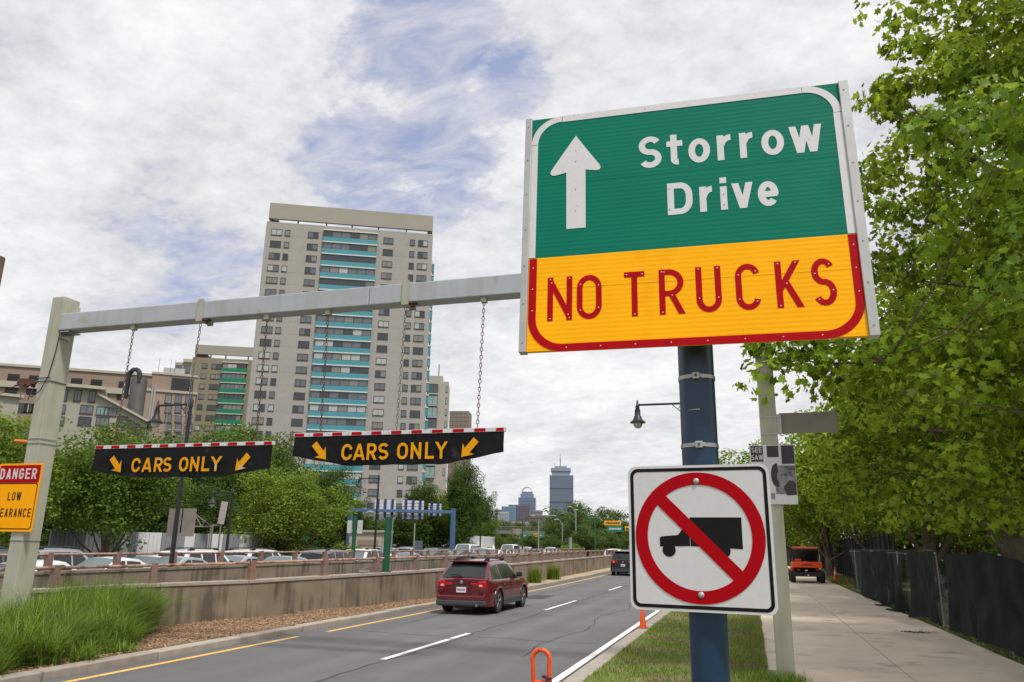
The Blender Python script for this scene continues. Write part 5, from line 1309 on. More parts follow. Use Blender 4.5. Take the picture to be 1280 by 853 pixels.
    def glass(name, quad, mt, par=t, th=.0):
        mb = MB()
        mb.add([tuple(p) for p in quad], [tuple(range(len(quad)))]); return mb.build(name, mt, par)
    rear_end = s['rg'] + .18 if kind != 'sedan' else s['rr'] - .22
    marks = {'wagon': [(.76, .12, -.16), (-.24, -.24, -1.02), (-1.10, -1.14, -1.98)], 'suv': [(.80, .25, -.12), (-.2, -.2, -1.0), (-1.08, -1.1, -1.95)],
             'sedan': [(.70, .0, -.24), (-.32, -.32, -1.18)], 'van': [(1.60, 1.2, .5), (.4, .4, -.9), (-1.0, -1.0, -2.3)]}[kind]
    for sg in (1, -1):
        mx = np.array([sg, 1, 1])
        for (y0b, y0t, y1_) in marks:
            last = (y1_ == marks[-1][2]); y1t = y1_ + (.16 if kind != 'sedan' else .2) * last; ny = 5; lo = []; hi = []
            for k in range(ny + 1):
                lo.append(srf(y0b + (y1_ - y0b) * k / ny, .06) * mx); hi.append(srf(min(y0t, s['ws1'] + .1) + (y1t - min(y0t, s['ws1'] + .1)) * k / ny, .90) * mx)
            mb = MB(); mb.add(lo + hi, [(k, k + 1, ny + 2 + k, ny + 1 + k) for k in range(ny)]); mb.build('side_window', GLS, t)
        # mirror
        mz = s['belt'] + .06; mb = MB(); q = srf(s['ws0'] - .28, .08); mb.box(min(sg * (q[0] - .02), sg * (q[0] + .17)), max(sg * (q[0] - .02), sg * (q[0] + .17)), s['ws0'] - .36, s['ws0'] - .24, mz - .04, mz + .11)
        mb.build('wing_mirror', TRIM, t, bevel=.03)
        if detail:
            for hy in ((-.12, -.98) if kind != 'van' else (.5,)): x_ = interp(hy, wid) * 1.0; MB().box(min(sg * x_, sg * (x_ + .03)), max(sg * x_, sg * (x_ + .03)), hy - .1, hy + .1, s['belt'] - .19, s['belt'] - .155).build('door_handle', body, t, bevel=.008)
            for dy in marks[0][1] + .62 if False else ((-.20), (-1.04), (.86)):
                x_ = interp(dy, wid); MB().box(min(sg * (x_ - .002), sg * (x_ + .0015)), max(sg * (x_ - .002), sg * (x_ + .0015)), dy - .006, dy + .006, .42, s['belt'] - .05).build('door_seam', TRIM, t)
            MB().box(min(sg * (hw - .015), sg * (hw + .012)), max(sg * (hw - .015), sg * (hw + .012)), yw[1] + ra + .03, yw[0] - ra - .03, s['gc'] - .01, s['gc'] + .17).build('sill_trim', GTRIM, t, bevel=.01)
        for yc in yw:
            if detail:
                mb = MB(); oa = [(yc + (ra + .055) * math.cos(a), s['r'] + (ra + .055) * math.sin(a)) for a in np.linspace(-.15, PI + .15, 17)]; ia = [(yc + (ra - .005) * math.cos(a), s['r'] + (ra - .005) * math.sin(a)) for a in np.linspace(-.15, PI + .15, 17)]
                x_ = interp(yc, wid); m2 = MB(); m2.M = Matrix.Rotation(PI / 2, 4, 'Z'); m2.strip_y(oa, ia, *(sorted((-sg * (x_ + .014), -sg * (x_ - .05)))), closed=False); m2.build('wheel_arch', body, t, fix=True)
            w_ = MB(); r = s['r']; x0 = sg * (hw - .235); dx = sg * .215
            w_.lathe([(r * .62, 0), (r * .95, .0), (r, dx * .12), (r, dx * .88), (r * .95, dx), (r * .66, dx * 1.0), (r * .64, dx * .9)], (x0, yc, r), 26, 'x', cap=False)
            wo = w_.build('wheel', RUB, t, smooth=True, fix=False)
            rm = MB(); rm.lathe([(r * .66, dx * .97), (r * .60, dx * .90), (r * .58, dx * .55), (.001, dx * .5)], (x0, yc, r), 24, 'x', cap=False); rm.build('rim_well', TRIM, wo, smooth=True)
            rm = MB(); rm.lathe([(r * .665, dx * 1.0), (r * .60, dx * .985), (r * .60, dx * .9)], (x0, yc, r), 24, 'x', cap=False)
            for k in range(5 if detail else 3):
                a = 2 * PI * k / 5 + .3; c_, s_ = math.cos(a), math.sin(a)
                for da in (-.10, .10): c2, s2 = math.cos(a + da), math.sin(a + da); rm.tube([(x0 + dx * .90, yc + c_ * r * .08, r + s_ * r * .08), (x0 + dx * .93, yc + c2 * r * .61, r + s2 * r * .61)], [r * .06, r * .05], 4)
            rm.lathe([(r * .13, dx * .98), (.001, dx * .99)], (x0, yc, r), 12, 'x', cap=False); rm.build('rim', RIM, wo)
            ib = MB(); ib.lathe([(r * .9, 0), (.01, 0.001 * sg)], (x0, yc, r), 16, 'x', cap=False); ib.build('wheel_back', TRIM, wo)
    # windscreen and rear glass follow the body top between stations
    def top_strip(name, ya, yb, mt, wfrac=.93, lift=.012, ny=4, wtop=None):
        V = []
        for k in range(ny + 1):
            y = ya + (yb - ya) * k / ny; q = sec(y); xx = q[9][0] * 1.0 + (q[8][0] - q[9][0]) * .3; xx *= wfrac
            dz = lift
            for f in (-1, -.5, 0, .5, 1): V.append((xx * f, y, q[10][1] + (q[9][1] - q[10][1]) * abs(f) * .9 + dz))
        F = [(k * 5 + j, k * 5 + j + 1, (k + 1) * 5 + j + 1, (k + 1) * 5 + j) for k in range(ny) for j in range(4)]
        return MB().add(V, F).build(name, mt, t, smooth=True)
    top_strip('windscreen', s['ws0'] - .03, s['ws1'] + .03, windscreen or GLS, .97)
    rgl = (s['rg'] + .03, s['rr'] - .08)
    if kind == 'van': rgl = (s['rg'] + .01, s['rr'] - .03)
    rwn = top_strip('rear_window', rgl[0], rgl[1], GLS, .93, .014)
    # tail
    bx = interp(yr, wid); zz0 = s['belt']
    for sg in (1, -1):
        mb = MB(); mb.box(*sorted((sg * (bx - .20), sg * (bx + .05))), yr - .012, yr + .10, zz0 - .24, zz0 - .03)
        tl = mb.build('tail_lamp', TAIL, t, bevel=.03)
        if detail:
            MB().box(*sorted((sg * (bx - .16), sg * (bx - .06))), yr - .018, yr - .011, zz0 - .19, zz0 - .13).build('clear_lens', TAILC, tl)
            MB().box(*sorted((sg * (bx - .42), sg * (bx - .21))), yr - .010, yr + .05, zz0 - .17, zz0 - .09).build('lamp_on_gate', TAIL, t, bevel=.015)
            MB().box(*sorted((sg * (bx - .15), sg * (bx + .01))), yr - .03, yr + .05, .62, .74).build('bumper_corner', body, t, bevel=.02)
            MB().box(*sorted((sg * (bx - .02), sg * (bx + .02))), yr - .03, yr + .02, .52, .60).build('reflector', TAIL, t, bevel=.008)
        mb = MB(); xf = interp(yf, wid); mb.box(*sorted((sg * (xf - .26), sg * (xf + .02))), yf - .16, yf + .006, s['hood'] - .40, s['hood'] - .26); mb.build('headlight', HEAD, t, bevel=.02)
    mb = MB(); mb.box(-bx * 1.05, bx * 1.05, yr - .085, yr + .12, s['gc'] + .14, .56); mb.build('rear_bumper', body, t, bevel=.045)
    mb = MB(); mb.box(-bx * 1.08, bx * 1.08, yr - .095, yr + .2, s['gc'] + .02, s['gc'] + .18); mb.build('lower_bumper', GTRIM, t, bevel=.035)
    xf = interp(yf, wid); mb = MB(); mb.box(-xf * 1.05, xf * 1.05, yf - .15, yf + .06, s['gc'] + .02, s['gc'] + .26); mb.build('front_bumper', body if kind != 'van' else GTRIM, t, bevel=.04)
    MB().box(-xf * .6, xf * .6, yf - .02, yf + .02, s['hood'] - .52, s['hood'] - .34).build('grille', TRIM, t, bevel=.01)
    if detail:
        mb = MB(); mb.box(-.34, .34, yr - .018, yr + .0, .60, .82); mb.build('plate_recess', body, t, bevel=.012)
        pl = MB().box(-.155, .155, yr - .026, yr - .0185, .635, .79).build('number_plate', PLATE, t, bevel=.003)
        mb = MB()
        for k in range(7): mb.box(-.125 + k * .037, -.103 + k * .037, yr - .0285, yr - .0265, .68, .745)
        mb.build('plate_print', PLINK, pl)
        MB().box(-.40, .40, yr - .022, yr - .004, .845, .865).build('gate_ledge', TRIM, t)
        MB().lathe([(.055, 0), (.05, -.012), (.001, -.014)], (0, yr - .01, .93), 14, 'y').build('badge', CHR, t)
        wz = sec(s['rg'] + .08)[10][1] + .03; MB().tube([(-.05, s['rg'] + .03, wz - .03), (-.20, s['rg'] + .07, wz + .03), (-.42, s['rg'] + .04, wz + .0)], .014, 5).build('rear_wiper', TRIM, t)
        sp = MB(); yy0 = s['rr'] - .12; sp.box(-.60, .60, yy0 - .06, yy0 + .18, H - .065, H - .022); sp.build('roof_spoiler', body, t, bevel=.015)
        mb = MB(); mb.lathe([(.035, -.12), (.035, .2)], (.52, yr + .02, s['gc'] + .04), 10, 'y'); mb.build('exhaust', CHR, t)
        mb = MB(); mb.box(-.6, .6, -1.9, 1.8, s['gc'] - .05, s['gc'] + .02); mb.box(-.3, .3, yr + .25, yr + .6, s['gc'] - .08, s['gc']); mb.build('underbody', TRIM, t)
    if rails:
        for sg in (1, -1):
            q = sec(-.8); x_ = q[9][0] - .03; mb = MB(); mb.tube([(sg * x_, .25, H - .0), (sg * x_, .1, H + .065), (sg * x_, -1.5, H + .065), (sg * x_, -1.72, H - .01)], .026, 6)
            mb.build('roof_rail', TRIM, t, smooth=True)
            for yy_ in (.05, -1.45): MB().box(*sorted((sg * (x_ - .05), sg * (x_ + .04))), yy_ - .12, yy_ + .12, H - .03, H + .075).build('rail_foot', TRIM, t, bevel=.02)
    LOCAL = False
    return t
c = make_car('wagon', PT['red'], 'dark red station wagon with black roof rails driving away in the left lane', rails=True)
c.location = (-8.45, 25.2, -.128); c.rotation_euler = (0, 0, 0)
dkc = make_car('suv', PT['black'], 'black suv driving away ahead of the red wagon, partly behind the square sign', rails=False)
dkc.location = (-8.85 , 58.8, -.128); dkc.rotation_euler = (0, 0, math.radians(1.9))
# stopped traffic behind the walls: one of each kind, then copies in their own paint
proto = {}
def traffic(kind, color, x, y, heading, label, wind=None):
    global proto
    k = (kind, color)
    lab = dict(group='cars in the stopped traffic beyond the walls')
    if k not in proto:
        t = make_car(kind, PT[color], label, 'van' if kind == 'van' else ('suv' if kind == 'suv' else 'car'), detail=False, windscreen=GLB, group=lab['group'], rails=(kind == 'suv'))
        proto[k] = t; t.location = (x, y, -.2); t.rotation_euler = (0, 0, heading)
    else: t = dup(proto[k], (x, y, -.2), heading, label)
    return t
TR = [('suv', 'grey', 18, 32, 0, 'graphite suv at the far left, behind the left gantry post'), ('suv', 'silver', 75, 36, 0, 'silver suv just right of the left gantry post, farther row'),
      ('sedan', 'white', 62, 28.5, 0, 'white sedan with dark side windows seen low beside the left gantry post'), ('sedan', 'white', 132, 33, 1, 'white car facing the camera with a wide pale windscreen under the drooping tree'),
      ('sedan', 'white', 188, 36, 1, 'white sedan left of the black street lamp base'), ('sedan', 'silver', 216, 35, 1, 'silver sedan directly behind the black street lamp base'), ('suv', 'white', 254, 37, 0, 'white suv between the black street lamp and the thin sign posts'),
      ('sedan', 'silver', 293, 38, 1, 'silver sedan in front of the grey hoarding panels'), ('suv', 'white', 326, 40, 0, 'white suv with roof rails in front of the grey site cabin'), ('sedan', 'silver', 352, 38, 1, 'silver sedan with pale windscreen below the site cabin corner'),
      ('sedan', 'white', 383, 43, 1, 'white sedan under the bright round tree'), ('suv', 'silver', 415, 43, 0, 'silver suv with raised roof left of the blue gantry leg'), ('sedan', 'black', 340, 50, 0, 'black car in the farther row near the site cabin'),
      ('suv', 'white', 448, 48, 1, 'white suv facing the camera right of the blue gantry leg'), ('sedan', 'white', 474, 50, 1, 'white sedan between the two green posts'), ('suv', 'silver', 476, 66, 1, 'small silver suv in the farther row behind the thin green post'),
      ('sedan', 'silver', 506, 56, 1, 'silver sedan just right of the thick green post'), ('suv', 'silver', 514, 78, 0, 'silver suv in the farther row behind the backs of the signs'), ('sedan', 'maroon', 520, 68, 0, 'maroon car right of the thick green post'),
      ('suv', 'black', 541, 68, 1, 'dark suv with a pale windscreen left of the blue gantry right leg'), ('sedan', 'white', 551, 78, 1, 'white sedan beside the dark suv'), ('sedan', 'grey', 559, 64, 0, 'graphite sedan touching the blue gantry right leg'),
      ('sedan', 'black', 573, 82, 1, 'black sedan just right of the blue gantry right leg'), ('van', 'white', 583, 86, 1, 'white delivery van left of the box truck'), ('suv', 'white', 603, 80, 1, 'white suv in front of the box truck'),
      ('sedan', 'white', 617, 90, 1, 'white sedan right of the box truck'), ('sedan', 'silver', 627, 98, 1, 'silver sedan below the left part of the footbridge'), ('van', 'white', 637, 105, 1, 'white van left of the pale bridge pier'),
      ('sedan', 'white', 650, 104, 1, 'white sedan right of the pale bridge pier'), ('suv', 'white', 657, 118, 1, 'white suv under the left green overhead panel'), ('sedan', 'silver', 667, 112, 0, 'silver sedan under the small yellow overhead panel'),
      ('sedan', 'white', 676, 122, 1, 'white sedan under the right green overhead panel'), ('suv', 'white', 688, 128, 1, 'white suv left of the first green lamp post'), ('sedan', 'white', 699, 124, 1, 'white sedan near the end of the visible queue'),
      ('sedan', 'silver', 708, 136, 0, 'silver sedan at the very end of the visible queue'), ('sedan', 'blue', 590, 66, 0, 'dark blue car right of the blue gantry in the nearer row')]
for kd, co, px, D_, face, lb in TR:
    p = atd(px, 690, D_); hd_ = (PI if face else 0) + 2 * .0006 * max(0, p[1] - 30); traffic(kd, co, p[0], p[1], hd_, lb)
p = atd(768, 690, 84); w2 = dup(proto[('suv', 'white')], (p[0], p[1] - 0, -.12), .06, 'white suv on the near road beyond the black suv'); 
if 'group' in w2: del w2['group']
# box truck
LOCAL = True
p = atd(596, 690, 96); bt = thing('box_truck', 'white box truck standing above the queue of cars right of the blue gantry', 'truck', (p[0], p[1], -.4), PI + .06)
MB().box(-1.15, 1.15, -4.2, 1.6, .95, 3.15).build('cargo_box', PT['white'], bt, bevel=.04)
mb = MB(); mb.prism_y([(-1.0, .5), (1.0, .5), (1.0, 1.5), (.85, 2.4), (-.85, 2.4), (-1.0, 1.5)], 1.7, 3.3); mb.build('cab', PT['white'], bt, bevel=.08, fix=True)
MB().box(-.82, .82, 3.31, 3.34, 1.45, 2.2).build('windscreen', GLS, bt); MB().box(-.95, .95, 3.3, 3.5, .45, .9).build('bumper', GTRIM, bt, bevel=.03); MB().box(-1, 1, -4.1, 3.2, .55, .94).build('chassis', TRIM, bt)
for x_ in (-.86, .86):
    for y_ in (2.5, -2.6): MB().lathe([(.2, -.13), (.44, -.13), (.46, 0), (.44, .13), (.2, .13)], (x_, y_, .46), 18, 'x').build('wheel', RUB, bt, smooth=True)
# orange utility vehicle, seen from behind
U = thing('utility_vehicle', 'orange and black utility vehicle with a roof beacon on the sidewalk', 'utility vehicle', (3.06, 50.9, 0))
OR = PT['orange']
MB().box(-.74, .74, -1.40, .55, 1.93, 2.03).build('roof', OR, U, bevel=.04)
b_ = MB().box(-.82, .82, -1.75, -.35, .86, 1.19).build('cargo_bed', OR, U, bevel=.035)
MB().box(-.28, .28, -1.765, -1.751, 1.0, 1.05).build('embossed_panel', PT['maroon'], b_)
mb = MB()
for x_ in (-.78, .78):
    mb.tube([(x_, -.35, 1.0), (x_ * .93, -.42, 1.93)], .032, 6); mb.tube([(x_, 1.0, 1.15), (x_ * .9, .45, 1.93)], .032, 6); mb.tube([(x_, -.35, 1.0), (x_, 1.0, 1.1)], .03, 6)
mb.build('cab_frame', TRIM, U)
mb = MB(); mb.box(-.72, .72, -.38, -.36, 1.22, 1.90); mb.build('rear_screen', GLS, U)
mb = MB(); mb.prism_y([(-.80, .55), (.80, .55), (.80, 1.05), (.62, 1.22), (-.62, 1.22), (-.80, 1.05)], .75, 1.75); mb.build('bonnet', OR, U, bevel=.06, fix=True)
mb = MB(); mb.box(-.70, -.1, -.2, .0, .8, 1.45); mb.box(.1, .70, -.2, .0, .8, 1.45); mb.box(-.7, .7, -.2, .4, .65, .85); mb.build('seats', TRIM, U, bevel=.04)
MB().box(-.78, .78, -1.6, 1.7, .36, .62).build('chassis', TRIM, U, bevel=.02)
mb = MB(); mb.lathe([(.05, 0), (.05, .16), (.03, .2)], (-.12, -.6, 2.03), 10); mb.build('beacon', mat('amber beacon', lin(240, 120, 40), .3), U, smooth=True); MB().box(-.25, .06, -.7, -.5, 2.03, 2.07).build('beacon_plate', M['galv'], U)
for x_ in (-.80, .80):
    for y_ in (1.15, -1.2):
        w_ = MB().lathe([(.14, -.13), (.30, -.14), (.335, -.09), (.335, .09), (.30, .14), (.14, .13)], (x_, y_, .335), 22, 'x').build('wheel', RUB, U, smooth=True); MB().lathe([(.14, -.128), (.01, -.10)], (x_, y_, .335), 12, 'x', False).build('rim', TRIM, w_)
mb = MB(); mb.tube([(-.1, -1.8, .62), (-.15, -1.86, .7), (.0, -1.85, .72)], .035, 6); mb.box(-.06, .06, -1.9, -1.6, .40, .50); mb.build('tow_hitch', CHR, U)
for x_ in (-.5, .5): MB().box(x_ - .07, x_ + .07, -1.77, -1.751, .70, .78).build('tail_lamp', TAIL, U)
MB().box(-.62, -.25, -.9, -.4, 1.19, 1.34).build('orange_load', OR, U, bevel=.03)
LOCAL = False
# ------------------------------------------------------------------ street furniture
def lantern(mb, x, y, z):     # bell lantern hanging from (x,y,z)
    mb.lathe([(.02, .22), (.05, .02), (.07, 0), (.075, -.10), (.07, -.12), (.10, -.13), (.105, -.34), (.13, -.37), (.15, -.45), (.21, -.53), (.27, -.56), (.27, -.60), (.17, -.60)], (x, y, z), 16)
LG = mat('lamp glass', lin(180, 182, 178), .2, spec=.6); LB = mat('charcoal lamp metal', (0.014, 0.014, 0.016), .5)
def street_lamp(px, D, ptop, arm, label, grp='black bell street lamps', r=.085, pos=None):
    p = atd(px, 690, D) if pos is None else np.array([*pos, 0]); h = aty(px, ptop, p[1])[2] if pos is None else ptop
    t = thing('street_lamp', label, 'street lamp', (p[0], p[1], -.05), group=grp); x, y = p[0], p[1]; d = -1 if arm < 0 else 1
    mb = MB(); mb.lathe([(.20, -.05), (.20, .35), (.13, .55), (r * 1.2, .8), (r, 1.2), (r * .72, h - .3), (r * 1.0, h - .28), (r, h - .05), (.03, h + .05), (.008, h + .28)], (x, y, 0), 14); mb.build('pole', LB, t, smooth=True)
    ax = math.cos(-.30) * arm; ay = 0.0
    ax, ay = arm, arm * .30 * 0 
    mb = MB(); mb.tube([(x, y, h - .18), (x + ax, y + ay, h - .18)], .038, 8); mb.tube([(x, y, h - .55), (x + ax * .12, y, h - .50), (x + ax * .30, y, h - .22)], .018, 6)
    mb.tube([(x + ax * .12, y, h - .2), (x + ax * .20, y, h - .38), (x + ax * .12, y, h - .5)], .014, 5); mb.build('arm', LB, t, smooth=True)
    mb = MB(); lantern(mb, x + ax, y + ay, h - .22); l_ = mb.build('lantern', LB, t, smooth=True)
    MB().lathe([(.16, -.60), (.15, -.70), (.10, -.77), (.01, -.80)], (x + ax, y + ay, h - .22), 14).build('lamp_glass', LG, l_, smooth=True)
    return t
street_lamp(0, 0, 6.85, -1.45, 'black street lamp behind the left hanging panel, its lantern in front of the brick block', pos=(-19.15, 22.9))
street_lamp(468, 57, 595, -1.55, 'black street lamp in front of the tall tower, left of the highway sign backs')
street_lamp(283, 48, 612, -1.3, 'thin black street lamp by the hoarding under the left hanging panel')
lp = atd(868, 690, 27); street_lamp(0, 0, 6.95, -1.75, 'black street lamp reaching out from behind the blue pole', pos=(lp[0], lp[1]))
street_lamp(600, 92, 596 + 42, 1.4, 'black street lamp beside the ragged tree at the edge of the sky')
# sign back boards near the hoarding
SB = mat('brown grey sign back', lin(128, 118, 112), .7, var=.1, scale=2)
p = atd(222, 690, 38); t = thing('sign_board', 'two brown grey sign backs behind the black street lamp', 'sign', (p[0], p[1], 0))
for dx in (-.72, .05): MB().box(p[0] + dx, p[0] + dx + .66, p[1], p[1] + .05, 2.05, 3.25).build('board', SB, t, bevel=.005)
MB().box(p[0] - .35, p[0] - .27, p[1] + .051, p[1] + .12, 0, 3.2).build('post', SB, t)
p = atd(270, 690, 40); t = thing('sign_board', 'small pale narrow sign on two thin posts in front of the hoarding', 'sign', (p[0], p[1], 0)); 
mb = MB(); mb.M = Matrix.Translation((p[0] + .12, p[1], 3.15)) @ Matrix.Rotation(.10, 4, 'Y'); mb.box(-.17, .17, 0, .04, -.5, .55); mb.build('board', mat('pale sign back', lin(176, 166, 164), .7), t)
for dx in (-.42, .02): MB().box(p[0] + dx, p[0] + dx + .05, p[1] + .045, p[1] + .1, 0, 2.65).build('post', SB, t)
MB().box(p[0] - .42, p[0] + .07, p[1] + .1, p[1] + .14, 2.55, 2.62).build('cross_bar', SB, t)
p = atd(242, 690, 50); t = thing('canopy_frame', 'small pitched truss frame rising above the hoarding', 'frame', (p[0], p[1], 0)); mb = MB()
z0 = 2.65; mb.tube([(p[0] - .9, p[1], z0), (p[0] + 1.1, p[1], z0)], .05, 5)
for a, b in (((-.9, 0), (-.25, .75)), ((-.25, .75), (1.1, 0)), ((-.25, .75), (-.25, 0)), ((-.25, .75), (.35, 0)), ((.35, 0), (.6, .35)), ((-.6, .35), (-.25, 0))): mb.tube([(p[0] + a[0], p[1], z0 + a[1]), (p[0] + b[0], p[1], z0 + b[1])], .03, 5)
mb.build('truss', SB, t); mb = MB(); mb.tube([(p[0] - .85, p[1], 0), (p[0] - .85, p[1], z0)], .04, 5); mb.tube([(p[0] + 1.0, p[1], 0), (p[0] + 1.0, p[1], z0)], .04, 5); mb.build('post', SB, t)
# green overheight posts
GP = mat('dark green post paint', lin(18, 84, 56), .5, var=.1, scale=2)
def gpost(x, y, z0, z1, r, label, boxes):
    t = thing('green_post', label, 'post', (x, y, z0)); MB().lathe([(r * 1.6, 0), (r * 1.6, .03), (r, .035), (r, z1 - z0), (.01, z1 - z0 + .02)], (x, y, z0), 16).build('shaft', GP, t, smooth=True)
    for bx in boxes: MB().cbox((x + bx[0], y - .05, bx[1]), (bx[2], .12, bx[3])).build('detector_box', mat('pale detector', lin(190, 190, 184), .6) if 'pale detector' not in bpy.data.materials else bpy.data.materials['pale detector'], t, bevel=.01)
    return t
yy_g = 24.5; gpost(walx(yy_g) - .16, yy_g, .97, 2.78, .115, 'thick dark green post standing on the nearer wall', [])
gpost(-19.15 , 35.9, .95, 3.18, .10, 'thinner dark green post standing on the farther wall with two pale boxes', [(-.26, 2.65, .22, .62), (.32, 2.65, .24, .66)])
MB_ = walx(23.2); t = thing('junction_box', 'small pale junction box on the wall coping beside the thick green post', 'box', (MB_ - .12, 23.4, .96)); MB().cbox((MB_ - .14, 23.4, 1.04), (.22, .3, .12)).build('box', M['coping'], t, bevel=.02); MB().cbox((MB_ - .14, 23.4, 1.105), (.25, .33, .012)).build('lid', M['galv'], t)
# cobra head lamps
LGRN = mat('pale green lamp paint', lin(92, 132, 112), .5); HEADM = mat('cobra head', lin(140, 148, 146), .5)
def cobra(px, D, ptop, armpx, label, dark=True):
    p = atd(px, 690, D); h = aty(px, ptop, p[1])[2]; q = aty(armpx, ptop, p[1]); dx = q[0] - p[0]
    t = thing('highway_lamp', label, 'street lamp', (p[0], p[1], 0), group='curved arm highway lamps'); r = .0007 * D
    MB().lathe([(r * 1.3, 0), (r, h * .9), (r * .8, h - .6)], (p[0], p[1], 0), 8).build('pole', GP if dark else mat('grey lamp pole', lin(128, 140, 142), .5) if 'grey lamp pole' not in bpy.data.materials else bpy.data.materials['grey lamp pole'], t, smooth=True)
    MB().tube([(p[0] + dx * u_, p[1], h - 1.6 * (1 - u_) ** 2.2 - 0) for u_ in np.linspace(0, 1, 8)], r * .7, 6).build('arm', GP if dark else LGRN, t, smooth=True)
    sg = 1 if dx > 0 else -1; k = max(1, D / 110)
    mb = MB(); mb.tube([(p[0] + dx - sg * .1 * k, p[1], h), (p[0] + dx + sg * .25 * k, p[1], h + .03 * k), (p[0] + dx + sg * .6 * k, p[1], h - .05)], [.06 * k, .13 * k, .06 * k], 8); mb.build('lamp_head', HEADM, t, smooth=True)
cobra(489, 60, 641, 466, 'curved green arm lamp seen between the two green posts', False)
for px, D_, pt, ap_, lb, dk in [(744, 105, 636, 733, 'dark green highway lamp, rightmost of the distant group', True), (738, 125, 638, 722, 'dark green highway lamp left of the rightmost one', True), (720, 130, 634, 714, 'green grey highway lamp in the middle of the distant group', False),
                        (673, 150, 645, 690, 'pale highway lamp above the left green overhead panel', False), (653, 115, 645, 664, 'dark green highway lamp beside the pale bridge pier', True), (703, 170, 650, 698, 'pale highway lamp right of the footbridge pier', False)]:
    cobra(px, D_, pt, ap_, lb, dk)
# blue sign gantry seen from behind
BL = mat('blue steel paint', lin(70, 100, 138), .5, var=.05, scale=.5); DBL = mat('navy sign stiffener', lin(34, 52, 104), .5)
q0 = atd(435, 690, 88); hz = aty(434, 634, q0[1])[2]
q1 = atd(565, 690, 88.5); g2 = thing('blue_sign_gantry', 'blue steel gantry spanning the highway with the grey backs of three signs', 'gantry', (q0[0], q0[1], 0))
for q in (q0, q1): MB().box(q[0] - .22, q[0] + .22, q[1] - .25, q[1] + .25, -.3, hz + .1).build('leg', BL, g2, bevel=.03)
dq = (q1 - q0)[:2]; ang5 = math.degrees(math.atan2(dq[1], dq[0]))
n5 = np.array([-dq[1], dq[0]]) / np.linalg.norm(dq)
MB().quadbox(q0[:2] - n5 * .2, q1[:2] - n5 * .2, .4, hz - .48, hz - .15).build('beam', BL, g2, bevel=.02)
LOCAL = False
for xa, xb, za, zb, st in ((468, 495, 624.5, 649, 3), (503, 530, 625, 649, 3), (536, 552, 629, 645, 2)):
    s = thing('highway_sign', f'grey back of the {"left" if xa == 468 else "middle" if xa == 503 else "right and smallest"} highway sign on the blue gantry', 'sign', tuple(onplane(xa, 636, q0, ang5)), group='sign backs on the blue gantry')
    A_, B_ = onplane(xa, (za + zb) / 2, q0, ang5), onplane(xb, (za + zb) / 2, q0, ang5); z1_ = onplane(xa, za, q0, ang5)[2]; z0_ = onplane(xa, zb, q0, ang5)[2]; d_ = (B_ - A_)[:2]; L_ = np.linalg.norm(d_); d_ = d_ / L_
    np_ = 6
    for k in range(np_): MB().quadbox(A_[:2] + n5 * .45, B_[:2] + n5 * .45, .06, z0_ + (z1_ - z0_) * k / np_ + .02, z0_ + (z1_ - z0_) * (k + 1) / np_ - .03).build('panel_strip', M['sign_white'], s)
    for k in range(st): c_ = A_[:2] + d_ * L_ * (k + .5) / st; MB().quadbox(c_ - d_ * .13 + n5 * .25, c_ + d_ * .13 + n5 * .25, .19, z0_ - .1, z1_ + .1).build('stiffener', DBL, s)
# distant overhead guide panels
GS_, YS_ = mat('distant green panel', lin(20, 120, 96), .5), mat('distant yellow panel', lin(232, 160, 30), .5)
def far_sign(px0, px1, py0, py1, D, mt, label, marks=True):
    a, b = atd(px0, py0, D), atd(px1, py1, D); t = thing('overhead_sign', label, 'sign', (a[0], a[1], b[2])); d_ = (atd(px1, py0, D) - a)[:2]; w = np.linalg.norm(d_)
    MB().quadbox(a[:2], a[:2] + d_, .2, b[2], a[2]).build('panel', mt, t)
    mb = MB(); n_ = np.array([d_[1], -d_[0]]) / w * .04; hh = a[2] - b[2]
    u0 = .12
    while u0 < .85:
        ln = random.uniform(.04, .12); mb.quadbox(a[:2] + d_ * u0 + n_, a[:2] + d_ * (u0 + ln) + n_, .03, b[2] + hh * .35, b[2] + hh * .65); u0 += ln + .03
    mb.build('lettering', M['sign_white'] if mt is GS_ else M['dark_metal'], t)
    mb = MB(); mb.box(a[0] + d_[0] * .5 - .1, a[0] + d_[0] * .5 + .1, a[1] + d_[1] * .5 + .25, a[1] + d_[1] * .5 + .45, -.2 if marks else b[2], a[2]); mb.build('post', LGRN, t)
far_sign(653, 666, 667, 672.5, 240, GS_, 'left green overhead panel under the footbridge'); far_sign(673, 689, 667, 672.5, 240, GS_, 'right green overhead panel under the footbridge'); far_sign(666.5, 672, 667, 671, 240, YS_, 'small yellow overhead panel between the two green ones', False)
far_sign(704, 722, 664.5, 669, 235, YS_, 'left yellow panel right of the footbridge pier'); far_sign(721.5, 729, 663.5, 669.5, 225, YS_, 'right yellow panel right of the footbridge pier')
far_sign(755, 776, 651, 657, 140, YS_, 'yellow panel above the green one at the road bend'); far_sign(759, 778, 657.5, 665, 139.5, GS_, 'green panel below the yellow one at the road bend', False); far_sign(781, 790, 658, 664, 138, YS_, 'yellow panel cut by the edge of the square sign')
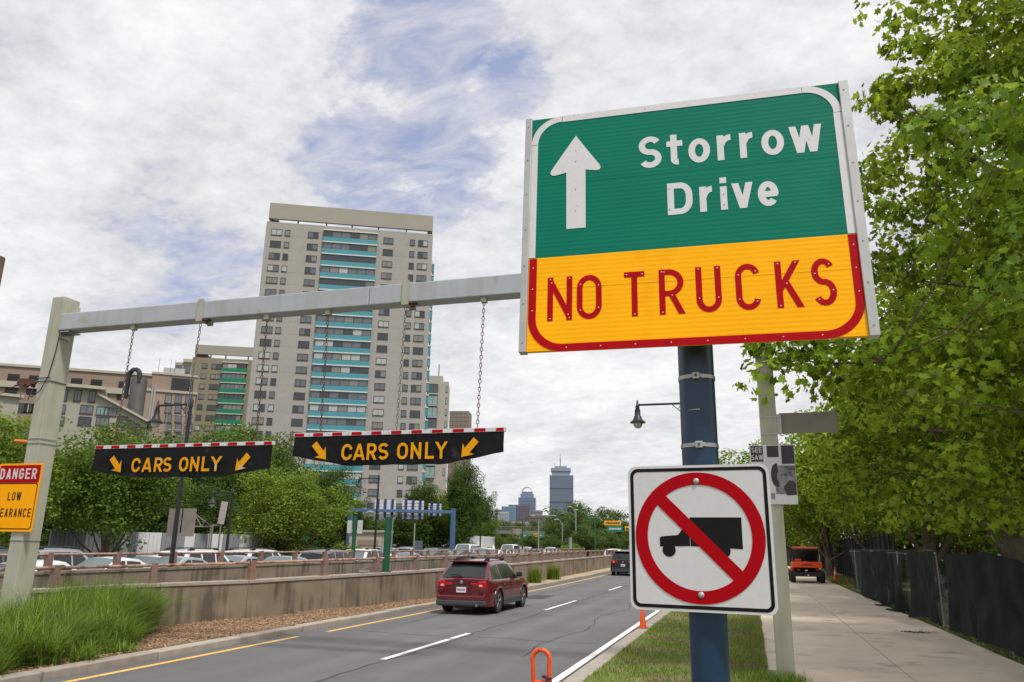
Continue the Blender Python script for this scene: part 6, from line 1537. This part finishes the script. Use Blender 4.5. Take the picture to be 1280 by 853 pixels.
# thin posts in the median
for px, D_, pt, r_, lb in ((517, 60, 655, .05, 'thin grey post below the middle sign back'), (477.5, 60, 672, .06, 'short pale stub post beside the gatehouse'), (713, 115, 672, .25, 'pale warning marker on the median')):
    p = atd(px, 690, D_); h = aty(px, pt, p[1])[2]; t = thing('median_post', lb, 'post', (p[0], p[1], 0)); MB().tube([(p[0], p[1], 0), (p[0], p[1], h)], r_, 8).build('shaft', mat('post grey', lin(140, 148, 140), .6) if 'post grey' not in bpy.data.materials else bpy.data.materials['post grey'], t)
    MB().lathe([(r_ * 1.25, h), (r_ * 1.25, h + .04)], (p[0], p[1], 0), 8).build('cap', M['galv'], t)
# grey lollipop board behind the cars
p = atd(522.5, 690, 62); t = thing('traffic_board', 'round topped dark grey sign back above the maroon car', 'sign', (p[0], p[1], 0)); h = aty(522, 676, p[1])[2]
MB().prism_y([(p[0] + a, z) for a, z in rrect(-.34, .34, h - .85, h, .14)], p[1], p[1] + .05).build('board', mat('slate board', lin(92, 98, 108), .6), t, fix=True); MB().box(p[0] - .04, p[0] + .04, p[1] + .055, p[1] + .12, 0, h - .1).build('post', M['galv'], t)
# wooden pole top at the far left
p = atd(-30, 690, 22); hh_ = aty(2, 323, atd(-16, 500, 22)[1])[2]
x_ = aty(-1.5, 330, p[1])[0]; t = thing('utility_pole', 'brown wooden utility pole cut by the left edge of the picture', 'utility pole', (x_, p[1], 0)); MB().lathe([(.16, -.4), (.12, aty(0, 322, p[1])[2]), (.02, aty(0, 320, p[1])[2])], (x_, p[1], 0), 12).build('shaft', mat('old timber', lin(104, 84, 68), .9, var=.3, scale=3), t, smooth=True)
MB().box(x_ - .9, x_ - .1, p[1] - .2, p[1] - .12, 9.2, 9.35).build('cross_arm', bpy.data.materials['old timber'], t)

# ------------------------------------------------------------------ cones and delineator
ORP = mat('orange cone plastic', lin(224, 84, 30), .5, var=.12, scale=14); WHC = mat('white cone collar', lin(214, 210, 204), .5)
def cone(x, y, z, h, label, collar, name='traffic_cone'):
    t = thing(name, label, 'traffic cone', (x, y, z)); b = .36 * h + .02
    MB().prism_y([(0, 0)] * 3, 0, 0) if False else None
    mb = MB(); mb.box(x - b * .55, x + b * .55, y - b * .55, y + b * .55, z, z + .03); mb.build('base', ORP, t, bevel=.012)
    mb = MB(); r0, r1 = b * .42, .03
    mb.lathe([(r0 * 1.08, .03), (r0, .05), (r1 + (r0 - r1) * .02, h - .012), (r1 * .7, h)], (x, y, z), 24); mb.build('body', ORP, t, smooth=True)
    if collar:
        rr = lambda u_: r0 + (r1 - r0) * u_ + .003
        MB().lathe([(rr(.45), .05 + (h - .05) * .45), (rr(.72), .05 + (h - .05) * .72)], (x, y, z), 24, cap=False).build('collar', WHC, t, smooth=True)
cone(-2.66, 20.08, -.004, .50, 'orange traffic cone on the kerb beneath the square white sign', False)
cone(5.03, 54.5, -.02, .85, 'orange cone with a white collar on the grass beside the dark fence', True)
cone(5.35, 51.0, -.02, .28, 'low orange cone top lying in the grass near the dark fence', False)
x, y = -1.56, 6.0
t = thing('delineator', 'orange loop handle of a road delineator at the bottom edge', 'delineator', (x, y, -.02))
MB().lathe([(.20, 0), (.20, .05), (.07, .07), (.055, .90), (.04, .935), (.001, .94)], (x, y, -.01), 28).build('body', ORP, t, smooth=True)
mb = MB(); pts = [(x - .068, y, .90)] + [(x - .006 + .066 * math.cos(a), y, 1.115 + .062 * math.sin(a)) for a in np.linspace(PI, 0, 13)] + [(x + .056, y, 1.05), (x + .064, y, .94)]
pts[0] = (x - .060, y, .90); mb.tube(pts, .0175, 12); mb.build('loop_handle', ORP, t, smooth=True)
MB().tube([(x - .05, y, .945), (x + .05, y, .95)], .018, 10).build('cross_bar', ORP, t, smooth=True)
mb = MB(); r_ = random.Random(2)
for k in range(7): mb.cbox((x + .045 + r_.uniform(-.03, .02), y - .02 + r_.uniform(-.01, .01), .975 + r_.uniform(-.03, .035)), (.028, .02, .024))
mb.build('knotted_tape', mat('purple tape', lin(96, 34, 66), .6, var=.6, scale=60), t, bevel=.006)
for z_ in (.35, .6): MB().lathe([(.066, z_), (.062, z_ + .1)], (x, y, 0), 24, cap=False).build('white_band', WHC, t, smooth=True)

# ------------------------------------------------------------------ fences on the right
FX = 4.62
WIRE = mat('chain link wire', lin(120, 122, 122), .5, metal=.6); CL = mat('black shade cloth', (0.019, 0.023, 0.022), .9, var=.5, scale=1.5, bump=.3, bscale=60, spec=.08)  # lightened, grey-mottled cloth colour stands in for a soft sheen
f = thing('chain_link_fence', 'chain link fence with round posts carrying the black screens', 'fence', (FX + .1, 24, 0))
for y in np.arange(12.2, 43, 2.9): MB().lathe([(.03, -.3), (.03, 1.86), (.036, 1.86), (.02, 1.9)], (FX + .12, y, 0), 8).build('post', M['galv'], f, smooth=True)
MB().tube([(FX + .12, 28, 1.84), (FX + .12, 43, 1.84)], .016, 8).build('top_rail', M['galv'], f, smooth=True); MB().tube([(FX + .12, 11, .06), (FX + .12, 43, .06)], .012, 6).build('bottom_rail', M['galv'], f)
V, F = [], []; wv = .0022
for y in np.arange(22.0, 42.6, .075):
    for dr in (1, -1):
        y1 = y + dr * 1.88
        a = np.array([FX + .10, y, .08]); b = np.array([FX + .10, y1, 1.96])
        if not 21.9 < y1 < 42.8: continue
        o_ = len(V); V += [a + [0, -wv, -wv * dr], a + [0, wv, wv * dr], b + [0, wv, wv * dr], b + [0, -wv, -wv * dr]]; F.append((o_, o_ + 1, o_ + 2, o_ + 3))
        o_ = len(V); V += [a + [-wv, 0, 0], a + [wv, 0, 0], b + [wv, 0, 0], b + [-wv, 0, 0]]; F.append((o_, o_ + 1, o_ + 2, o_ + 3))
tag(mesh_np('wire_mesh', V, F, WIRE, f), kind='stuff')
def cloth(y0, y1, top, bot, bulge, seed, label, skew=0.0):
    rg = np.random.default_rng(seed); ph = rg.uniform(0, 6, 6); nu, nv = max(26, int((y1 - y0) * 10)), 30; V = []
    for j in range(nv + 1):
        v = j / nv
        for i in range(nu + 1):
            u_ = i / nu; y = y0 + (y1 - y0) * u_ + skew * v * (u_ - .5) * 2
            zt = top(u_) - .05 * abs(math.sin(u_ * (y1 - y0) * 1.6 + ph[5])); zb = bot(u_) + .07 * (1 + math.sin(u_ * (y1 - y0) * 1.1 + ph[3])) * (u_ * (1 - u_) * 4); z = zt + (zb - zt) * v
            fold = .10 * math.sin(u_ * (y1 - y0) * 1.25 + ph[0] + 1.6 * v) + .045 * math.sin(u_ * (y1 - y0) * 2.9 + ph[1] + 3.1 * v + 1.3 * math.sin(2 * u_ * (y1 - y0))) + .02 * math.sin(u_ * 3 * (y1 - y0) - v * 6 + ph[2]) + .05 * math.sin(1.7 * u_ * (y1 - y0) + 5.2 * v + ph[4]) * v + .012 * math.sin(u_ * (y1 - y0) * 9 + ph[3] + 7 * v)
            sag = .03 * math.sin(v * 9 + ph[4] + u_ * 5) * math.sin(PI * u_)
            V.append((FX + .05 - fold * (.25 + v) - sag - bulge * (v ** 2.2) * math.sin(PI * min(1, max(0, u_))) ** .7 - .02, y, z))
    F = [(j * (nu + 1) + i, j * (nu + 1) + i + 1, (j + 1) * (nu + 1) + i + 1, (j + 1) * (nu + 1) + i) for j in range(nv) for i in range(nu)]
    o = mesh_np('shade_cloth', np.array(V), np.array(F), CL, smooth=True); return tag(o, label, 'fence screen', 'black shade cloth screens on the fence')
cloth(10.5, 22.4, lambda u_: 1.95 - .30 * math.sin(PI * min(1, u_ / .62)) ** 1.5 * (u_ < .62) - .05 * abs(math.sin(9 * u_)), lambda u_: .05, .10, 1, 'nearest black fence screen sagging at the top by the right edge')
cloth(23.4, 27.1, lambda u_: 1.98 - .04 * math.sin(PI * u_), lambda u_: .02, .22, 2, 'middle black fence screen with faint grey sheen put into its colour and a pinched edge', -.35)
cloth(28.0, 30.2, lambda u_: 1.0 + .9 * (1 - u_) , lambda u_: .02, .30, 3, 'loose black screen flap folded onto the sidewalk between the panels', -.3)
cloth(31.6, 38.2, lambda u_: 1.95 - .05 * math.sin(PI * u_), lambda u_: .03, .25, 4, 'far black fence screen with a bulging foot')
cloth(30.4, 31.5, lambda u_: 1.90 - .3 * u_, lambda u_: .03, .25, 6, 'narrow hanging strip of black screen beside the far panel', -.2)
for y_, x_, lb in ((29.2, 4.25, 'flat end of black cloth lying on the slabs, nearer piece'), (31.4, 4.2, 'flat end of black cloth lying on the slabs, farther piece')):
    V = [(x_ + .5 * i / 8 - .12 * math.sin(i), y_ + j / 5 * .7 - .2 * i / 8, .012 + .02 * abs(math.sin(i * 1.3 + j))) for j in range(6) for i in range(9)]
    tag(mesh_np('cloth_end', np.array(V), np.array([(j * 9 + i, j * 9 + i + 1, (j + 1) * 9 + i + 1, (j + 1) * 9 + i) for j in range(5) for i in range(8)]), CL, smooth=True), lb, 'cloth')
tf = thing('dark_fence', 'taller dark metal fence of slender posts beyond the screens', 'fence', (6.4, 56, 0)); DM = mat('dark fence steel', (0.02, 0.023, 0.025), .6)
yy = 40.5
while yy < 84:
    MB().box(6.37, 6.43, yy - .05, yy + .05, -.2, 2.75).build('post', DM, tf); yy += 1.45
for z_ in (.35, 1.55, 2.6): MB().box(6.435, 6.47, 40, 84, z_, z_ + .05).build('rail', DM, tf)
mb = MB()
for y_ in np.arange(40.1, 84, .16): mb.box(6.44, 6.46, y_, y_ + .02, .1, 2.6)
tag(mb.build('bars', DM, tf), kind='stuff')
mb = MB()
for k in range(6): mb.quadbox((6.56, 46 + k * 6), (6.56, 49.5 + k * 6), .02, .2, 2.3)
mb.build('mesh_backing', mat('dark debris mesh', (0.02, 0.024, 0.024), .9), tf)
# parked car, brick park building and bits behind the fence
pc = dup(dkc, (9.0, 36.2, -.05), math.radians(78), 'dark car parked behind the chain link fence gap', None)
p = (17.5, 41.0); t = block('park_building', 'low brown brick park building glimpsed above the nearest fence screen', p, 3, 14, 3.2, 8, wallmat('brown park brick', (98, 82, 72), .1))
lpart('roof', MB().box(-.5, 14.5, -.9, 8.4, 3.2, 3.5), mat('slate roof', lin(92, 96, 102), .7), t)
for x_ in (2.0, 6.0, 10): lpart('brick_pier', MB().box(x_, x_ + .9, -.5, 0, -.3, 3.19), wallmat('pale brown pier', (128, 108, 94), .1), t)
for x_ in (3.1, 7.1): lpart('dark_opening', MB().box(x_, x_ + 2.6, -.06, 0, .2, 2.6), LOUV, t)
lpart('yellow_awning', MB().box(1.9, 3.0, -.62, -.51, 2.05, 2.3).box(1.9, 2.1, -.62, -.51, 1.3, 2.05), YS_, t)
lpart('blue_rack', MB().box(-.6, 1.8, -1.2, -1.1, 1.2, 1.5), mat('blue rack', lin(70, 96, 130), .6), t)
hedge = np.random.default_rng(91)       # shrub bank closing the park behind the fence
Pq = np.stack([hedge.uniform(8, 46, 26000), hedge.uniform(60, 70, 26000), hedge.uniform(0, 4.2, 26000) ** 1.0], 1)
V, F, _ = place_leaves(Pq, np.tile([0, -.6, .3], (len(Pq), 1)), .42, 'quad', hedge); tag(mesh_np('shrub_bank', V, F, LM['dark']), 'dense dark shrub bank at the back of the park', 'shrubs', kind='stuff')
Pq = np.stack([hedge.uniform(-95, -36, 22000), np.zeros(22000), hedge.uniform(0, 4.6, 22000)], 1); Pq[:, 1] = 84 + (Pq[:, 0] + 95) * .42 + hedge.uniform(0, 5, 22000) - 20
V, F, _ = place_leaves(Pq, np.tile([.5, -.7, .3], (len(Pq), 1)), .42, 'quad', hedge); tag(mesh_np('shrub_bank', V, F, LM['dark']), 'dark understorey of shrubs below the trees left of the highway', 'shrubs', kind='stuff')
Pq = np.stack([hedge.uniform(-140, 30, 26000), hedge.uniform(300, 340, 26000), hedge.uniform(0, 9, 26000)], 1)
V, F, _ = place_leaves(Pq, np.tile([0, -.7, .3], (len(Pq), 1)), 1.3, 'quad', hedge); tag(mesh_np('far_wood', V, F, LM['far']), 'far belt of trees closing the end of the highway', 'wood', kind='stuff')
